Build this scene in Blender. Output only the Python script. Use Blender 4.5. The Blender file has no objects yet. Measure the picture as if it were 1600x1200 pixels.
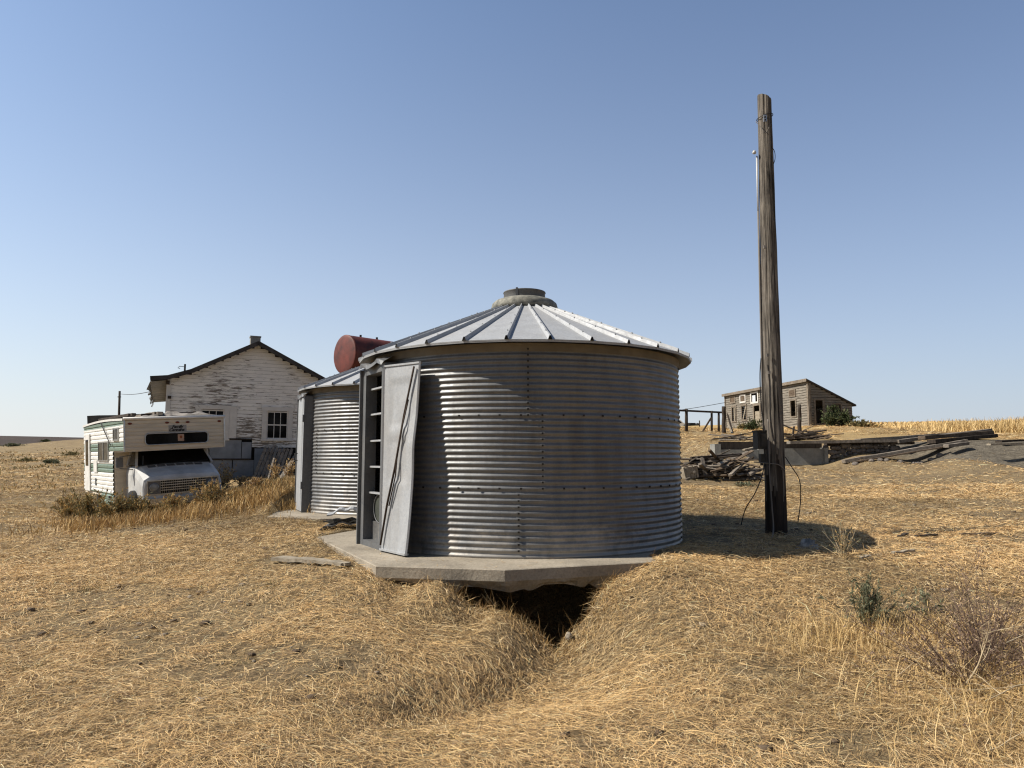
import bpy, math, random
import numpy as np
from mathutils import Vector, Matrix

random.seed(7)
RNG = np.random.default_rng(11)
R = math.radians
scene = bpy.context.scene
COL = scene.collection

# ------------------------------------------------------------------ camera geometry
F = 1109.0
PITCH = R(5.9)
EYE = 1.6
cp, sp = math.cos(PITCH), math.sin(PITCH)

def at(px, py, Y):
    """the point at depth Y (metres north of the camera) seen at photo pixel px, py"""
    xc, yc = (px - 800) / F, (600 - py) / F
    dy, dz = cp - yc * sp, sp + yc * cp
    t = Y / dy
    return Vector((xc * t, Y, EYE + dz * t))

# ------------------------------------------------------------------ mesh helpers
ROOTM = {}

class MB:
    def __init__(s):
        s.v, s.f, s.m, s.sm = [], [], [], []
        s.mi = 0
        s.smooth = False
    def vert(s, p):
        s.v.append((p[0], p[1], p[2])); return len(s.v) - 1
    def face(s, idx):
        s.f.append(tuple(idx)); s.m.append(s.mi); s.sm.append(s.smooth)
    def poly(s, pts):
        s.face([s.vert(p) for p in pts])
    def box(s, c, size, M=None):
        c = Vector(c); h = Vector(size) / 2
        P = []
        for x in (-1, 1):
            for y in (-1, 1):
                for z in (-1, 1):
                    q = Vector((x * h.x, y * h.y, z * h.z))
                    if M is not None: q = M @ q
                    P.append(s.vert(c + q))
        for q in ((0, 1, 3, 2), (4, 6, 7, 5), (0, 4, 5, 1), (2, 3, 7, 6), (0, 2, 6, 4), (1, 5, 7, 3)):
            s.face([P[i] for i in q])
    def span(s, a, b):
        s.box([(a[i] + b[i]) / 2 for i in range(3)], [abs(b[i] - a[i]) for i in range(3)])
    def beam(s, p0, p1, w, h, up=(0, 0, 1), roll=0.0, taper=1.0):
        p0, p1 = Vector(p0), Vector(p1)
        d = (p1 - p0); L = d.length; d.normalize()
        up = Vector(up)
        if abs(d.dot(up)) > 0.97: up = Vector((0, 1, 0))
        x = d.cross(up).normalized(); z = x.cross(d)
        if roll:
            c_, s_ = math.cos(roll), math.sin(roll)
            x, z = x * c_ + z * s_, z * c_ - x * s_
        idx = []
        for p, k in ((p0, 1.0), (p1, taper)):
            for a, b in ((-1, -1), (1, -1), (1, 1), (-1, 1)):
                idx.append(s.vert(p + x * (a * w * k / 2) + z * (b * h * k / 2)))
        a = idx
        s.face([a[3], a[2], a[1], a[0]]); s.face([a[4], a[5], a[6], a[7]])
        for i in range(4):
            j = (i + 1) % 4
            s.face([a[i], a[j], a[4 + j], a[4 + i]])
    def tube(s, pts, r, n=8, cap=True):
        pts = [Vector(p) for p in pts]
        k = len(pts)
        rr = r if isinstance(r, (list, tuple)) else [r] * k
        ref = None
        rings = []
        for i, p in enumerate(pts):
            d = (pts[min(i + 1, k - 1)] - pts[max(i - 1, 0)])
            if d.length < 1e-9: d = Vector((0, 0, 1))
            d.normalize()
            if ref is None:
                ref = Vector((1, 0, 0)) if abs(d.x) < 0.9 else Vector((0, 1, 0))
            x = (ref - d * ref.dot(d))
            if x.length < 1e-6: x = d.orthogonal()
            x.normalize(); ref = x
            y = d.cross(x)
            rings.append([s.vert(p + (x * math.cos(2 * math.pi * j / n) + y * math.sin(2 * math.pi * j / n)) * rr[i]) for j in range(n)])
        for a, b in zip(rings, rings[1:]):
            for j in range(n):
                q = (j + 1) % n
                s.face([a[j], a[q], b[q], b[j]])
        if cap:
            s.face(rings[0][::-1]); s.face(rings[-1])
    def lathe(s, prof, n=48, c=(0, 0, 0), closed=False):
        rings = []
        for r_, z in prof:
            rings.append([s.vert((c[0] + r_ * math.cos(2 * math.pi * j / n), c[1] + r_ * math.sin(2 * math.pi * j / n), c[2] + z)) for j in range(n)])
        for a, b in zip(rings, rings[1:]):
            for j in range(n):
                q = (j + 1) % n
                s.face([a[j], a[q], b[q], b[j]])
    def lathe_axis(s, prof, origin, axis, n=40):
        axis = Vector(axis).normalized(); x = axis.orthogonal().normalized(); y = axis.cross(x)
        origin = Vector(origin)
        rings = []
        for r_, t in prof:
            rings.append([s.vert(origin + axis * t + (x * math.cos(2 * math.pi * j / n) + y * math.sin(2 * math.pi * j / n)) * r_) for j in range(n)])
        for a, b in zip(rings, rings[1:]):
            for j in range(n):
                q = (j + 1) % n
                s.face([a[j], a[q], b[q], b[j]])
    def build(s, name, mats, parent=None, world=True, loc=None):
        me = bpy.data.meshes.new(name)
        V = s.v
        if parent is not None and world:
            Mi = ROOTM[parent.name].inverted()
            V = [tuple(Mi @ Vector(p)) for p in V]
        if parent is None and loc is not None:
            V = [(p[0] - loc[0], p[1] - loc[1], p[2] - loc[2]) for p in V]
        me.from_pydata(V, [], s.f)
        if not isinstance(mats, (list, tuple)): mats = [mats]
        for m in mats: me.materials.append(m)
        if len(mats) > 1: me.polygons.foreach_set('material_index', s.m)
        me.polygons.foreach_set('use_smooth', s.sm)
        me.update()
        o = bpy.data.objects.new(name, me); COL.objects.link(o)
        if parent is not None:
            o.parent = parent
            ROOTM[o.name] = ROOTM[parent.name]
        else:
            if loc is not None: o.location = loc
            ROOTM[o.name] = Matrix.Translation(loc) if loc is not None else Matrix.Identity(4)
        return o

def tag(o, label=None, cat=None, group=None, kind=None):
    if label: o['label'] = label
    if cat: o['category'] = cat
    if group: o['group'] = group
    if kind: o['kind'] = kind
    return o

def thing(name, label, cat, loc=(0, 0, 0), group=None, M=None):
    o = bpy.data.objects.new(name, None); COL.objects.link(o)
    o.empty_display_size = 0.2
    if M is None: M = Matrix.Translation(Vector(loc))
    o.matrix_world = M
    ROOTM[o.name] = M.copy()
    return tag(o, label, cat, group)

def arrays_mesh(name, V, faces4, mats, col=None, smooth=False):
    """fast numpy mesh of quads; V (n,3), faces4 (m,4), col (n,3)"""
    me = bpy.data.meshes.new(name)
    n, m = len(V), len(faces4)
    me.vertices.add(n); me.vertices.foreach_set('co', np.ascontiguousarray(V, dtype=np.float32).ravel())
    me.loops.add(m * 4); me.loops.foreach_set('vertex_index', np.ascontiguousarray(faces4, dtype=np.int32).ravel())
    me.polygons.add(m)
    me.polygons.foreach_set('loop_start', np.arange(0, m * 4, 4, dtype=np.int32))
    me.polygons.foreach_set('loop_total', np.full(m, 4, dtype=np.int32))
    if smooth: me.polygons.foreach_set('use_smooth', np.ones(m, dtype=bool))
    me.update(calc_edges=True)
    if col is not None:
        a = me.color_attributes.new('Col', 'FLOAT_COLOR', 'POINT')
        c = np.ones((n, 4), dtype=np.float32); c[:, :3] = col
        a.data.foreach_set('color', c.ravel())
    for mt in (mats if isinstance(mats, (list, tuple)) else [mats]): me.materials.append(mt)
    return me

# ------------------------------------------------------------------ numpy value noise
def _h(i, j, seed):
    n = (i * 374761393 + j * 668265263 + seed * 974634777) & 0xFFFFFFFF
    n = ((n ^ (n >> 13)) * 1274126177) & 0xFFFFFFFF
    n = n ^ (n >> 16)
    return (n & 0xFFFFFF) / float(0xFFFFFF)

def vnoise(x, y, seed=0):
    x = np.asarray(x, dtype=np.float64); y = np.asarray(y, dtype=np.float64)
    i = np.floor(x).astype(np.int64); j = np.floor(y).astype(np.int64)
    u = x - i; v = y - j
    u = u * u * (3 - 2 * u); v = v * v * (3 - 2 * v)
    a = _h(i, j, seed); b = _h(i + 1, j, seed); c = _h(i, j + 1, seed); d = _h(i + 1, j + 1, seed)
    return (a * (1 - u) + b * u) * (1 - v) + (c * (1 - u) + d * u) * v

def fbm(x, y, seed=0, oct=4):
    s = 0; a = 0.5; t = 0
    for k in range(oct):
        s = s + a * vnoise(np.asarray(x) * 2 ** k, np.asarray(y) * 2 ** k, seed + k); t += a; a *= 0.5
    return s / t

def sstep(a, b, x):
    t = np.clip((x - a) / (b - a), 0, 1); return t * t * (3 - 2 * t)

# ------------------------------------------------------------------ materials
def newmat(name):
    m = bpy.data.materials.new(name); m.use_nodes = True
    nt = m.node_tree; N, L = nt.nodes, nt.links
    b = N['Principled BSDF']
    return m, N, L, b

def ramp(N, L, src, stops):
    r = N.new('ShaderNodeValToRGB')
    el = r.color_ramp.elements
    while len(el) > 1: el.remove(el[-1])
    el[0].position = stops[0][0]; el[0].color = (*stops[0][1], 1) if not isinstance(stops[0][1], float) else (stops[0][1],) * 3 + (1,)
    for p, c in stops[1:]:
        e = el.new(p); e.color = (*c, 1) if not isinstance(c, float) else (c, c, c, 1)
    L.new(src, r.inputs[0]); return r.outputs[0]

def coords(N, L, scale=(1, 1, 1), kind='Object', rot=(0, 0, 0)):
    if kind == 'World':
        t = N.new('ShaderNodeNewGeometry').outputs['Position']
    else:
        t = N.new('ShaderNodeTexCoord').outputs[kind]
    mp = N.new('ShaderNodeMapping'); mp.inputs['Scale'].default_value = scale; mp.inputs['Rotation'].default_value = rot
    L.new(t, mp.inputs[0]); return mp.outputs[0]

def noise(N, L, vec, scale, detail=4, rough=0.55, dist=0.0):
    n = N.new('ShaderNodeTexNoise'); n.inputs['Scale'].default_value = scale
    n.inputs['Detail'].default_value = detail; n.inputs['Roughness'].default_value = rough
    n.inputs['Distortion'].default_value = dist
    L.new(vec, n.inputs['Vector']); return n.outputs['Fac']

def mixc(N, L, fac, a, b, mode='MIX'):
    m = N.new('ShaderNodeMix'); m.data_type = 'RGBA'; m.blend_type = mode
    for inp, val in ((m.inputs[0], fac), (m.inputs[6], a), (m.inputs[7], b)):
        if hasattr(val, 'is_output'): L.new(val, inp)
        elif isinstance(val, (int, float)): inp.default_value = val if inp.type == 'VALUE' else (val, val, val, 1)
        else: inp.default_value = (*val, 1)
    return m.outputs[2]

def math_(N, L, op, a, b=None, c=None):
    m = N.new('ShaderNodeMath'); m.operation = op
    for i, val in enumerate((a, b, c)):
        if val is None: continue
        if hasattr(val, 'is_output'): L.new(val, m.inputs[i])
        else: m.inputs[i].default_value = val
    return m.outputs[0]

def bump(N, L, b, h, strength=0.3, dist=0.02):
    bp = N.new('ShaderNodeBump'); bp.inputs['Strength'].default_value = strength; bp.inputs['Distance'].default_value = dist
    L.new(h, bp.inputs['Height']); L.new(bp.outputs[0], b.inputs['Normal'])

def mat_simple(name, c1, c2, scale=3.0, rough=0.8, metal=0.0, bmp=0.2, sc=(1, 1, 1), spec=0.4):
    m, N, L, b = newmat(name)
    v = coords(N, L, sc)
    f = noise(N, L, v, scale, 6, 0.6)
    L.new(ramp(N, L, f, [(0.3, c1), (0.7, c2)]), b.inputs['Base Color'])
    b.inputs['Roughness'].default_value = rough; b.inputs['Metallic'].default_value = metal
    b.inputs['Specular IOR Level'].default_value = spec
    if bmp: bump(N, L, b, noise(N, L, v, scale * 5, 5, 0.6), bmp, 0.01)
    return m

def mat_galv(name, base=0.40, rough=0.5, metal=0.75, stain=0.5, splash=False):
    m, N, L, b = newmat(name)
    v = coords(N, L)
    vo = N.new('ShaderNodeTexVoronoi'); vo.inputs['Scale'].default_value = 55; L.new(v, vo.inputs['Vector'])
    sp_ = ramp(N, L, vo.outputs['Color'], [(0.0, (base * 0.86, base * 0.89, base * 0.93)), (1.0, (base * 1.1, base * 1.12, base * 1.14))])
    st = noise(N, L, coords(N, L, (2.2, 2.2, 0.35)), 2.5, 7, 0.65)
    sm_ = ramp(N, L, st, [(0.42, 0.0), (0.72, 1.0)])
    c = mixc(N, L, math_(N, L, 'MULTIPLY', sm_, stain), sp_, (base * 0.62, base * 0.60, base * 0.57))
    dust = ramp(N, L, noise(N, L, v, 1.1, 6, 0.7), [(0.5, 0.0), (0.75, 0.35)])
    c = mixc(N, L, dust, c, (0.34, 0.31, 0.27))
    if splash:
        sx = N.new('ShaderNodeSeparateXYZ'); L.new(N.new('ShaderNodeTexCoord').outputs['Object'], sx.inputs[0])
        mr = N.new('ShaderNodeMapRange'); L.new(sx.outputs[2], mr.inputs[0])
        mr.inputs[1].default_value = 0.0; mr.inputs[2].default_value = 0.5; mr.inputs[3].default_value = 0.30; mr.inputs[4].default_value = 0.0
        n5 = noise(N, L, v, 2.6, 8, 0.75)
        m5 = ramp(N, L, math_(N, L, 'ADD', n5, mr.outputs[0]), [(0.60, 0.0), (0.80, 0.75)])
        c = mixc(N, L, m5, c, (0.36, 0.335, 0.30))
        n6 = noise(N, L, coords(N, L, (5, 5, 0.5)), 2.0, 8, 0.7)
        c = mixc(N, L, ramp(N, L, n6, [(0.62, 0.0), (0.74, 0.35)]), c, (0.17, 0.10, 0.06))
    L.new(c, b.inputs['Base Color'])
    b.inputs['Metallic'].default_value = metal
    rr = ramp(N, L, noise(N, L, v, 9, 5, 0.6), [(0.3, rough - 0.08), (0.7, rough + 0.12)])
    L.new(rr, b.inputs['Roughness'])
    bump(N, L, b, noise(N, L, v, 14, 4, 0.5), 0.08, 0.01)
    return m

def mat_wood(name, dark, light, grain=(30, 30, 1.2), scale=1.0, b_s=0.6, lo=0.3, hi=0.68):
    m, N, L, b = newmat(name)
    v = coords(N, L, grain)
    f = noise(N, L, v, scale, 8, 0.65, 0.4)
    big = noise(N, L, coords(N, L), 2.0, 4, 0.6)
    c = ramp(N, L, f, [(lo, dark), (hi, light)])
    c = mixc(N, L, ramp(N, L, big, [(0.35, 0.0), (0.75, 0.5)]), c, tuple(x * 0.55 for x in dark))
    L.new(c, b.inputs['Base Color']); b.inputs['Roughness'].default_value = 0.9
    b.inputs['Specular IOR Level'].default_value = 0.2
    bump(N, L, b, f, b_s, 0.02)
    return m

def mat_siding(name, paint, wood_d, wood_l, lo, hi, sc=(0.55, 0.55, 5.5), worn=None):
    """weathered board siding; paint survives where the stretched noise is low"""
    m, N, L, b = newmat(name)
    v = coords(N, L, sc)
    f = noise(N, L, v, 2.6, 9, 0.72, 0.2)
    big = noise(N, L, coords(N, L), 0.55, 3, 0.5)
    mix_ = math_(N, L, 'ADD', math_(N, L, 'MULTIPLY', f, 0.8), math_(N, L, 'MULTIPLY', big, 0.35))
    if worn:
        sx = N.new('ShaderNodeSeparateXYZ'); L.new(N.new('ShaderNodeTexCoord').outputs['Object'], sx.inputs[0])
        mr = N.new('ShaderNodeMapRange'); L.new(sx.outputs[2], mr.inputs[0])
        mr.inputs[1].default_value = worn[0]; mr.inputs[2].default_value = worn[1]; mr.inputs[3].default_value = worn[2]; mr.inputs[4].default_value = worn[3]
        mix_ = math_(N, L, 'ADD', mix_, mr.outputs[0])
    mask = ramp(N, L, mix_, [(lo, 0.0), (hi, 1.0)])
    wood = ramp(N, L, noise(N, L, coords(N, L, (0.9, 0.9, 9)), 2.0, 9, 0.8), [(0.36, wood_d), (0.62, wood_l)])
    pn = ramp(N, L, noise(N, L, coords(N, L, (1, 1, 2)), 3.0, 5, 0.6), [(0.3, tuple(x * 0.86 for x in paint)), (0.7, paint)])
    c = mixc(N, L, mask, pn, wood)
    L.new(c, b.inputs['Base Color']); b.inputs['Roughness'].default_value = 0.8
    b.inputs['Specular IOR Level'].default_value = 0.25
    bump(N, L, b, math_(N, L, 'SUBTRACT', 1.0, mask), 0.35, 0.004)
    return m

def mat_flat(name, c, rough=0.6, metal=0.0, spec=0.4):
    return mat_simple(name, tuple(x * 0.85 for x in c), tuple(min(1, x * 1.1) for x in c), 6.0, rough, metal, 0.08, spec=spec)

def mat_col(name, rough=0.75, trans=0.0, spec=0.25):
    m, N, L, b = newmat(name)
    a = N.new('ShaderNodeVertexColor'); a.layer_name = 'Col'
    L.new(a.outputs[0], b.inputs['Base Color']); b.inputs['Roughness'].default_value = rough
    b.inputs['Specular IOR Level'].default_value = spec
    if trans:
        t = N.new('ShaderNodeBsdfTranslucent'); L.new(a.outputs[0], t.inputs[0])
        mx = N.new('ShaderNodeMixShader'); mx.inputs[0].default_value = trans
        L.new(b.outputs[0], mx.inputs[1]); L.new(t.outputs[0], mx.inputs[2])
        L.new(mx.outputs[0], N['Material Output'].inputs[0])
    return m

def mat_glass(name, c=(0.006, 0.006, 0.006), rough=0.06):
    m, N, L, b = newmat(name)
    f = noise(N, L, coords(N, L), 4.0, 5, 0.6)
    L.new(ramp(N, L, f, [(0.4, c), (0.75, tuple(x * 2.2 for x in c))]), b.inputs['Base Color'])
    b.inputs['Roughness'].default_value = rough; b.inputs['Specular IOR Level'].default_value = 0.08
    return m

def mat_concrete(name, c=(0.36, 0.33, 0.28)):
    m, N, L, b = newmat(name)
    v = coords(N, L)
    f = noise(N, L, v, 1.6, 9, 0.7)
    c1 = ramp(N, L, f, [(0.28, tuple(x * 0.55 for x in c)), (0.5, tuple(x * 0.9 for x in c)), (0.72, tuple(x * 1.15 for x in c))])
    sp_ = ramp(N, L, noise(N, L, v, 40, 4, 0.7), [(0.35, 0.6), (0.6, 1.0)])
    c2 = mixc(N, L, 0.6, c1, sp_, 'MULTIPLY')
    L.new(c2, b.inputs['Base Color']); b.inputs['Roughness'].default_value = 0.95
    b.inputs['Specular IOR Level'].default_value = 0.15
    bump(N, L, b, noise(N, L, v, 22, 8, 0.7), 0.5, 0.02)
    return m

M_WALL = mat_galv('galvanised_wall', 0.16, 0.46, 0.46, 0.75, True)
M_ROOF = mat_galv('galvanised_roof', 0.38, 0.62, 0.15, 0.3)
M_DOOR = mat_galv('galvanised_door', 0.40, 0.55, 0.3, 0.5)
M_FRAME = mat_galv('dull_steel', 0.14, 0.6, 0.4, 0.5)
M_BAND = mat_simple('dusty_steel', (0.10, 0.088, 0.07), (0.18, 0.155, 0.12), 3.0, 0.7, 0.2, 0.1)
M_VENT = mat_simple('mottled_zinc', (0.10, 0.10, 0.088), (0.34, 0.325, 0.27), 13.0, 0.75, 0.3, 0.3)
M_BOLT = mat_simple('dark_bolt', (0.012, 0.011, 0.010), (0.03, 0.026, 0.022), 20, 0.6, 0.4, 0)
M_DARK = mat_simple('gap_shade', (0.006, 0.006, 0.006), (0.012, 0.011, 0.010), 5, 0.9, 0, 0)  # near-black colour stands in for shade inside gaps and hollows
M_CONC = mat_concrete('old_concrete', (0.38, 0.33, 0.26))
M_CONC2 = mat_concrete('grey_concrete', (0.30, 0.295, 0.27))
M_POLE = mat_wood('pole_timber', (0.022, 0.019, 0.016), (0.30, 0.26, 0.215), (30, 30, 1.3), 1.2, 1.0, 0.37, 0.66)
M_TAR = mat_wood('charred_timber', (0.016, 0.012, 0.010), (0.055, 0.043, 0.034), (26, 26, 0.9), 1.0, 1.0)
M_GREYWOOD = mat_wood('grey_wood', (0.11, 0.092, 0.073), (0.35, 0.30, 0.245), (9, 9, 9), 1.0, 0.5)
M_PALEWOOD = mat_wood('pale_wood', (0.20, 0.165, 0.12), (0.46, 0.40, 0.31), (14, 14, 14), 1.0, 0.4)
M_BROWNWOOD = mat_wood('brown_wood', (0.055, 0.038, 0.027), (0.20, 0.15, 0.105), (9, 9, 9), 1.0, 0.5)
M_DARKWOOD = mat_wood('dark_wood', (0.022, 0.017, 0.013), (0.085, 0.066, 0.052), (12, 12, 2), 1.0, 0.5)
M_PEEL = mat_siding('peeling_white_boards', (0.86, 0.82, 0.75), (0.15, 0.125, 0.10), (0.31, 0.265, 0.215), 0.592, 0.622, (0.95, 0.95, 8.5), (1.6, 4.4, 0.045, -0.075))
M_SHED = mat_siding('bare_grey_boards', (0.60, 0.57, 0.51), (0.07, 0.060, 0.048), (0.31, 0.275, 0.225), 0.385, 0.43, (0.5, 0.5, 3.2))
M_TRIMW = mat_siding('worn_white_trim', (0.66, 0.63, 0.58), (0.16, 0.13, 0.10), (0.30, 0.25, 0.20), 0.66, 0.74, (2, 2, 2))
M_TRIMG = mat_wood('grey_trim', (0.13, 0.105, 0.08), (0.30, 0.25, 0.195), (6, 6, 6), 1.0, 0.3)
M_ROOFD = mat_simple('brown_roofing', (0.03, 0.026, 0.023), (0.075, 0.066, 0.06), 4, 0.9, 0, 0.3)
M_SKIRT = mat_simple('blue_grey_panel', (0.13, 0.145, 0.165), (0.24, 0.26, 0.285), 2.0, 0.8, 0, 0.15)
M_GLASS = mat_glass('dark_glass')
M_GLASS2 = mat_glass('dusty_glass', (0.05, 0.048, 0.042), 0.2)
M_RED = mat_simple('rusty_red_paint', (0.055, 0.016, 0.012), (0.20, 0.044, 0.029), 2.4, 0.6, 0.1, 0.2)
M_RUBBER = mat_flat('old_rubber', (0.02, 0.02, 0.02), 0.9)
M_VAN = mat_simple('chalky_white_paint', (0.36, 0.36, 0.355), (0.60, 0.60, 0.585), 2.5, 0.5, 0.0, 0.05)
M_CHROME = mat_simple('dull_chrome', (0.32, 0.32, 0.31), (0.55, 0.55, 0.54), 8, 0.35, 0.8, 0.05)
M_CREAM = mat_simple('cream_aluminium', (0.48, 0.42, 0.325), (0.68, 0.60, 0.475), 3.0, 0.6, 0.0, 0.05, (0.4, 0.4, 4))
M_WHITE = mat_simple('off_white', (0.60, 0.58, 0.54), (0.76, 0.74, 0.70), 4.0, 0.55, 0.0, 0.05)
M_AMBER = mat_flat('red_amber_lens', (0.16, 0.028, 0.012), 0.3)
M_BOXM = mat_simple('dark_painted_box', (0.022, 0.021, 0.019), (0.055, 0.05, 0.042), 6, 0.6, 0.3, 0.1)
M_CABLE = mat_flat('black_cable', (0.018, 0.016, 0.015), 0.6)
M_GREYCABLE = mat_flat('grey_cable', (0.17, 0.15, 0.13), 0.7)
M_PIPE = mat_flat('white_conduit', (0.50, 0.49, 0.47), 0.5)
M_PORC = mat_flat('white_porcelain', (0.55, 0.53, 0.50), 0.35)
M_ROCK = mat_simple('dark_basalt', (0.075, 0.065, 0.057), (0.26, 0.225, 0.195), 3.0, 0.9, 0, 0.5)
M_TARP = mat_simple('torn_tarp', (0.05, 0.047, 0.045), (0.36, 0.32, 0.28), 5.0, 0.8, 0, 0.2)
M_BAG = mat_simple('grey_plastic', (0.10, 0.095, 0.09), (0.42, 0.41, 0.39), 14.0, 0.55, 0, 0.5)
M_STRAW = mat_col('straw_blades', 0.65, 0.12)
M_LEAF = mat_col('leaf_blades', 0.8, 0.2)
M_TWIG = mat_simple('dry_twig', (0.30, 0.23, 0.14), (0.55, 0.44, 0.28), 12, 0.8, 0, 0)
M_TWIGD = mat_simple('dark_twig', (0.07, 0.045, 0.032), (0.16, 0.105, 0.075), 12, 0.85, 0, 0)
M_STEM = mat_simple('plant_stem', (0.12, 0.10, 0.055), (0.24, 0.20, 0.11), 12, 0.85, 0, 0)

# ------------------------------------------------------------------ terrain height
CTRL = []
def P(px, py, Y): v = at(px, py, Y); CTRL.append((v.x, v.y, v.z))
def Q(x, y, z): CTRL.append((x, y, z))
for x in (-60, -20, -6, 0, 6, 20, 60): Q(x, -12, 0.0 if abs(x) < 30 else 0.4)
Q(-3.2, 3.6, 0.0); Q(0, 3.5, 0.0); Q(3.2, 3.6, 0.03); Q(-2, 1, 0); Q(2, 1, 0); Q(-9, 2, 0); Q(9, 2, 0.15)
P(0, 1000, 6.4); P(0, 900, 9.0); P(0, 850, 11.6); P(200, 1100, 4.7); P(400, 1000, 5.9); P(600, 1000, 5.85)
P(430, 880, 8.5); P(250, 870, 9.5); P(500, 842, 10.0); P(560, 874, 8.3); P(597, 908, 7.45); P(700, 915, 7.2)
P(300, 812, 13.5); P(200, 826, 13.0); P(80, 826, 13.6); P(400, 793, 14.2); P(455, 778, 14.5); P(430, 806, 13.0); P(520, 815, 12.6)
P(455, 752, 18.0); P(380, 765, 18.0); P(270, 803, 16.2); P(150, 800, 20.0); P(0, 795, 17.0); P(60, 775, 22.0)
P(0, 745, 30); P(110, 757, 29); P(60, 730, 50); P(-200, 735, 45); P(100, 712, 80); P(0, 712, 80); P(-200, 712, 85)
P(0, 705.5, 120); P(70, 699, 120); P(140, 686, 110); P(60, 702, 150)
P(0, 699, 220); P(120, 695, 230); P(0, 683, 430); P(140, 685, 430); P(-300, 681, 430); P(300, 688, 400)
Q(-12.2, 25, 0.75); Q(-7, 27, 1.05); Q(-14, 36, 1.3); Q(-5, 21, 0.95); Q(-4, 32, 1.6); Q(-20, 30, 0.7)
Q(-0.50, 7.12, 0.25); Q(-0.05, 6.78, 0.16); Q(-0.25, 6.3, 0.09); Q(-0.75, 6.55, 0.17); Q(0.40, 6.42, 0.07); Q(0.75, 6.78, 0.17); Q(1.05, 7.3, 0.31); Q(1.5, 7.45, 0.43); Q(-1.05, 7.22, 0.31); Q(-0.75, 7.05, 0.25); Q(-0.35, 6.85, 0.18); Q(2.0, 8.0, 0.49); Q(0.18, 10.1, 0.47); Q(1.5, 8.0, 0.48); Q(2.6, 9.4, 0.51); Q(2.2, 12, 0.56); Q(-2.2, 15.2, 0.52); Q(-1, 12.5, 0.5); Q(-2.0, 18.5, 0.7)
P(1000, 884, 7.65); P(1100, 882, 7.75); P(1100, 960, 6.35); P(1300, 882, 7.85); P(1300, 1000, 5.85); P(1500, 900, 7.35); P(1560, 1080, 4.75)
P(1213, 837, 9.95); P(1400, 840, 9.8); P(1590, 830, 10.0)
P(1120, 770, 17.0); P(1300, 770, 17.0); P(1550, 765, 17.0); P(1100, 750, 21); P(1250, 735, 25); P(1450, 738, 24)
P(1120, 723, 29.3); P(1290, 723, 29.3); P(1200, 723, 29.3); P(1400, 716, 29.3); P(1500, 722, 26); P(1600, 722, 26)
P(1500, 695, 28.6); P(1600, 694, 28.0); P(1430, 709, 28.3); P(1350, 721, 28.2); P(1700, 694, 28.0); P(1120, 696, 32); P(1290, 694, 32); P(1400, 691, 33); P(1560, 690, 33); P(1700, 690, 33)
P(1080, 695, 36); P(1130, 676, 45); P(1075, 673, 48); P(1265, 667, 50); P(1330, 666, 51); P(1140, 671, 62); P(1200, 669, 56)
P(1400, 673, 50); P(1550, 668, 52); P(1700, 668, 52)
P(1400, 665, 85); P(1550, 665, 85); P(1100, 667, 95); P(1700, 664, 85); P(900, 672, 60); P(700, 690, 60); P(800, 720, 32)
P(900, 668, 110); P(500, 682, 150)
Q(60, 170, 3); Q(150, 300, 0); Q(0, 250, 4); Q(300, 900, -10); Q(-300, 900, 6); Q(0, 900, 0); Q(1500, 1500, -20); Q(-1500, 1500, 0); Q(0, 1600, -10)
Q(-400, 60, 2); Q(400, 60, 0); Q(-900, -300, 0); Q(900, -300, 0); Q(0, -400, 0); Q(60, 45, 4.2); Q(25, 12, 0.8); Q(-30, 14, 0.2)

def warp(x, y):
    return np.arcsinh(np.asarray(x) / 4.0), np.arcsinh(np.asarray(y) / 4.0)
_cx = np.array([c[0] for c in CTRL]); _cy = np.array([c[1] for c in CTRL]); _cz = np.array([c[2] for c in CTRL])
_wu, _wv = warp(_cx, _cy)
_D = np.sqrt((_wu[:, None] - _wu) ** 2 + (_wv[:, None] - _wv) ** 2 + 0.0025)
_A = np.block([[_D + 0.012 * np.eye(len(_cx)), np.ones((len(_cx), 1))], [np.ones((1, len(_cx))), np.zeros((1, 1))]])
_W = np.linalg.solve(_A, np.append(_cz, 0.0))

SLAB1 = [(-2.75, 10.1), (-1.40, 7.45), (-0.07, 7.20), (1.50, 7.74), (2.9, 9.6), (2.6, 11.8), (0.2, 12.9), (-2.0, 12.3)]
SLAB2 = [(-4.72, 14.3), (-4.42, 13.0), (-3.35, 12.55), (-0.9, 12.75), (0.5, 14.6), (0.4, 16.6), (-1.1, 18.0), (-3.4, 18.0), (-4.9, 16.4)]

def inside(poly, x, y):
    x = np.asarray(x); y = np.asarray(y)
    r = np.zeros(np.broadcast(x, y).shape, dtype=bool)
    n = len(poly)
    for i in range(n):
        x1, y1 = poly[i]; x2, y2 = poly[(i + 1) % n]
        c = (y1 > y) != (y2 > y)
        xi = (x2 - x1) * (y - y1) / ((y2 - y1) if y2 != y1 else 1e-9) + x1
        r ^= c & (x < xi)
    return r

def pit_d(x, y):
    """distance inside the washed-out V under the slab"""
    wob = 0.12 * (vnoise(x * 4, y * 4, 5) - 0.5)
    a = (0.42, 6.56)
    dl = ((x - a[0]) * 0.51 + (y - a[1]) * 0.86) + wob          # left edge
    dr = (-(x - a[0]) * 0.84 + (y - a[1]) * 0.55) + wob         # right edge
    return np.minimum(np.minimum(np.minimum(dl, dr), 9.2 - y), np.minimum(x + 0.85, 1.45 - x))

def rbf(x, y):
    x = np.asarray(x, dtype=np.float64).ravel(); y = np.asarray(y, dtype=np.float64).ravel()
    u, v = warp(x, y)
    z = np.full(len(u), _W[-1])
    for k in range(len(_cx)):
        z += _W[k] * np.sqrt((u - _wu[k]) ** 2 + (v - _wv[k]) ** 2 + 0.0025)
    return z

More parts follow.
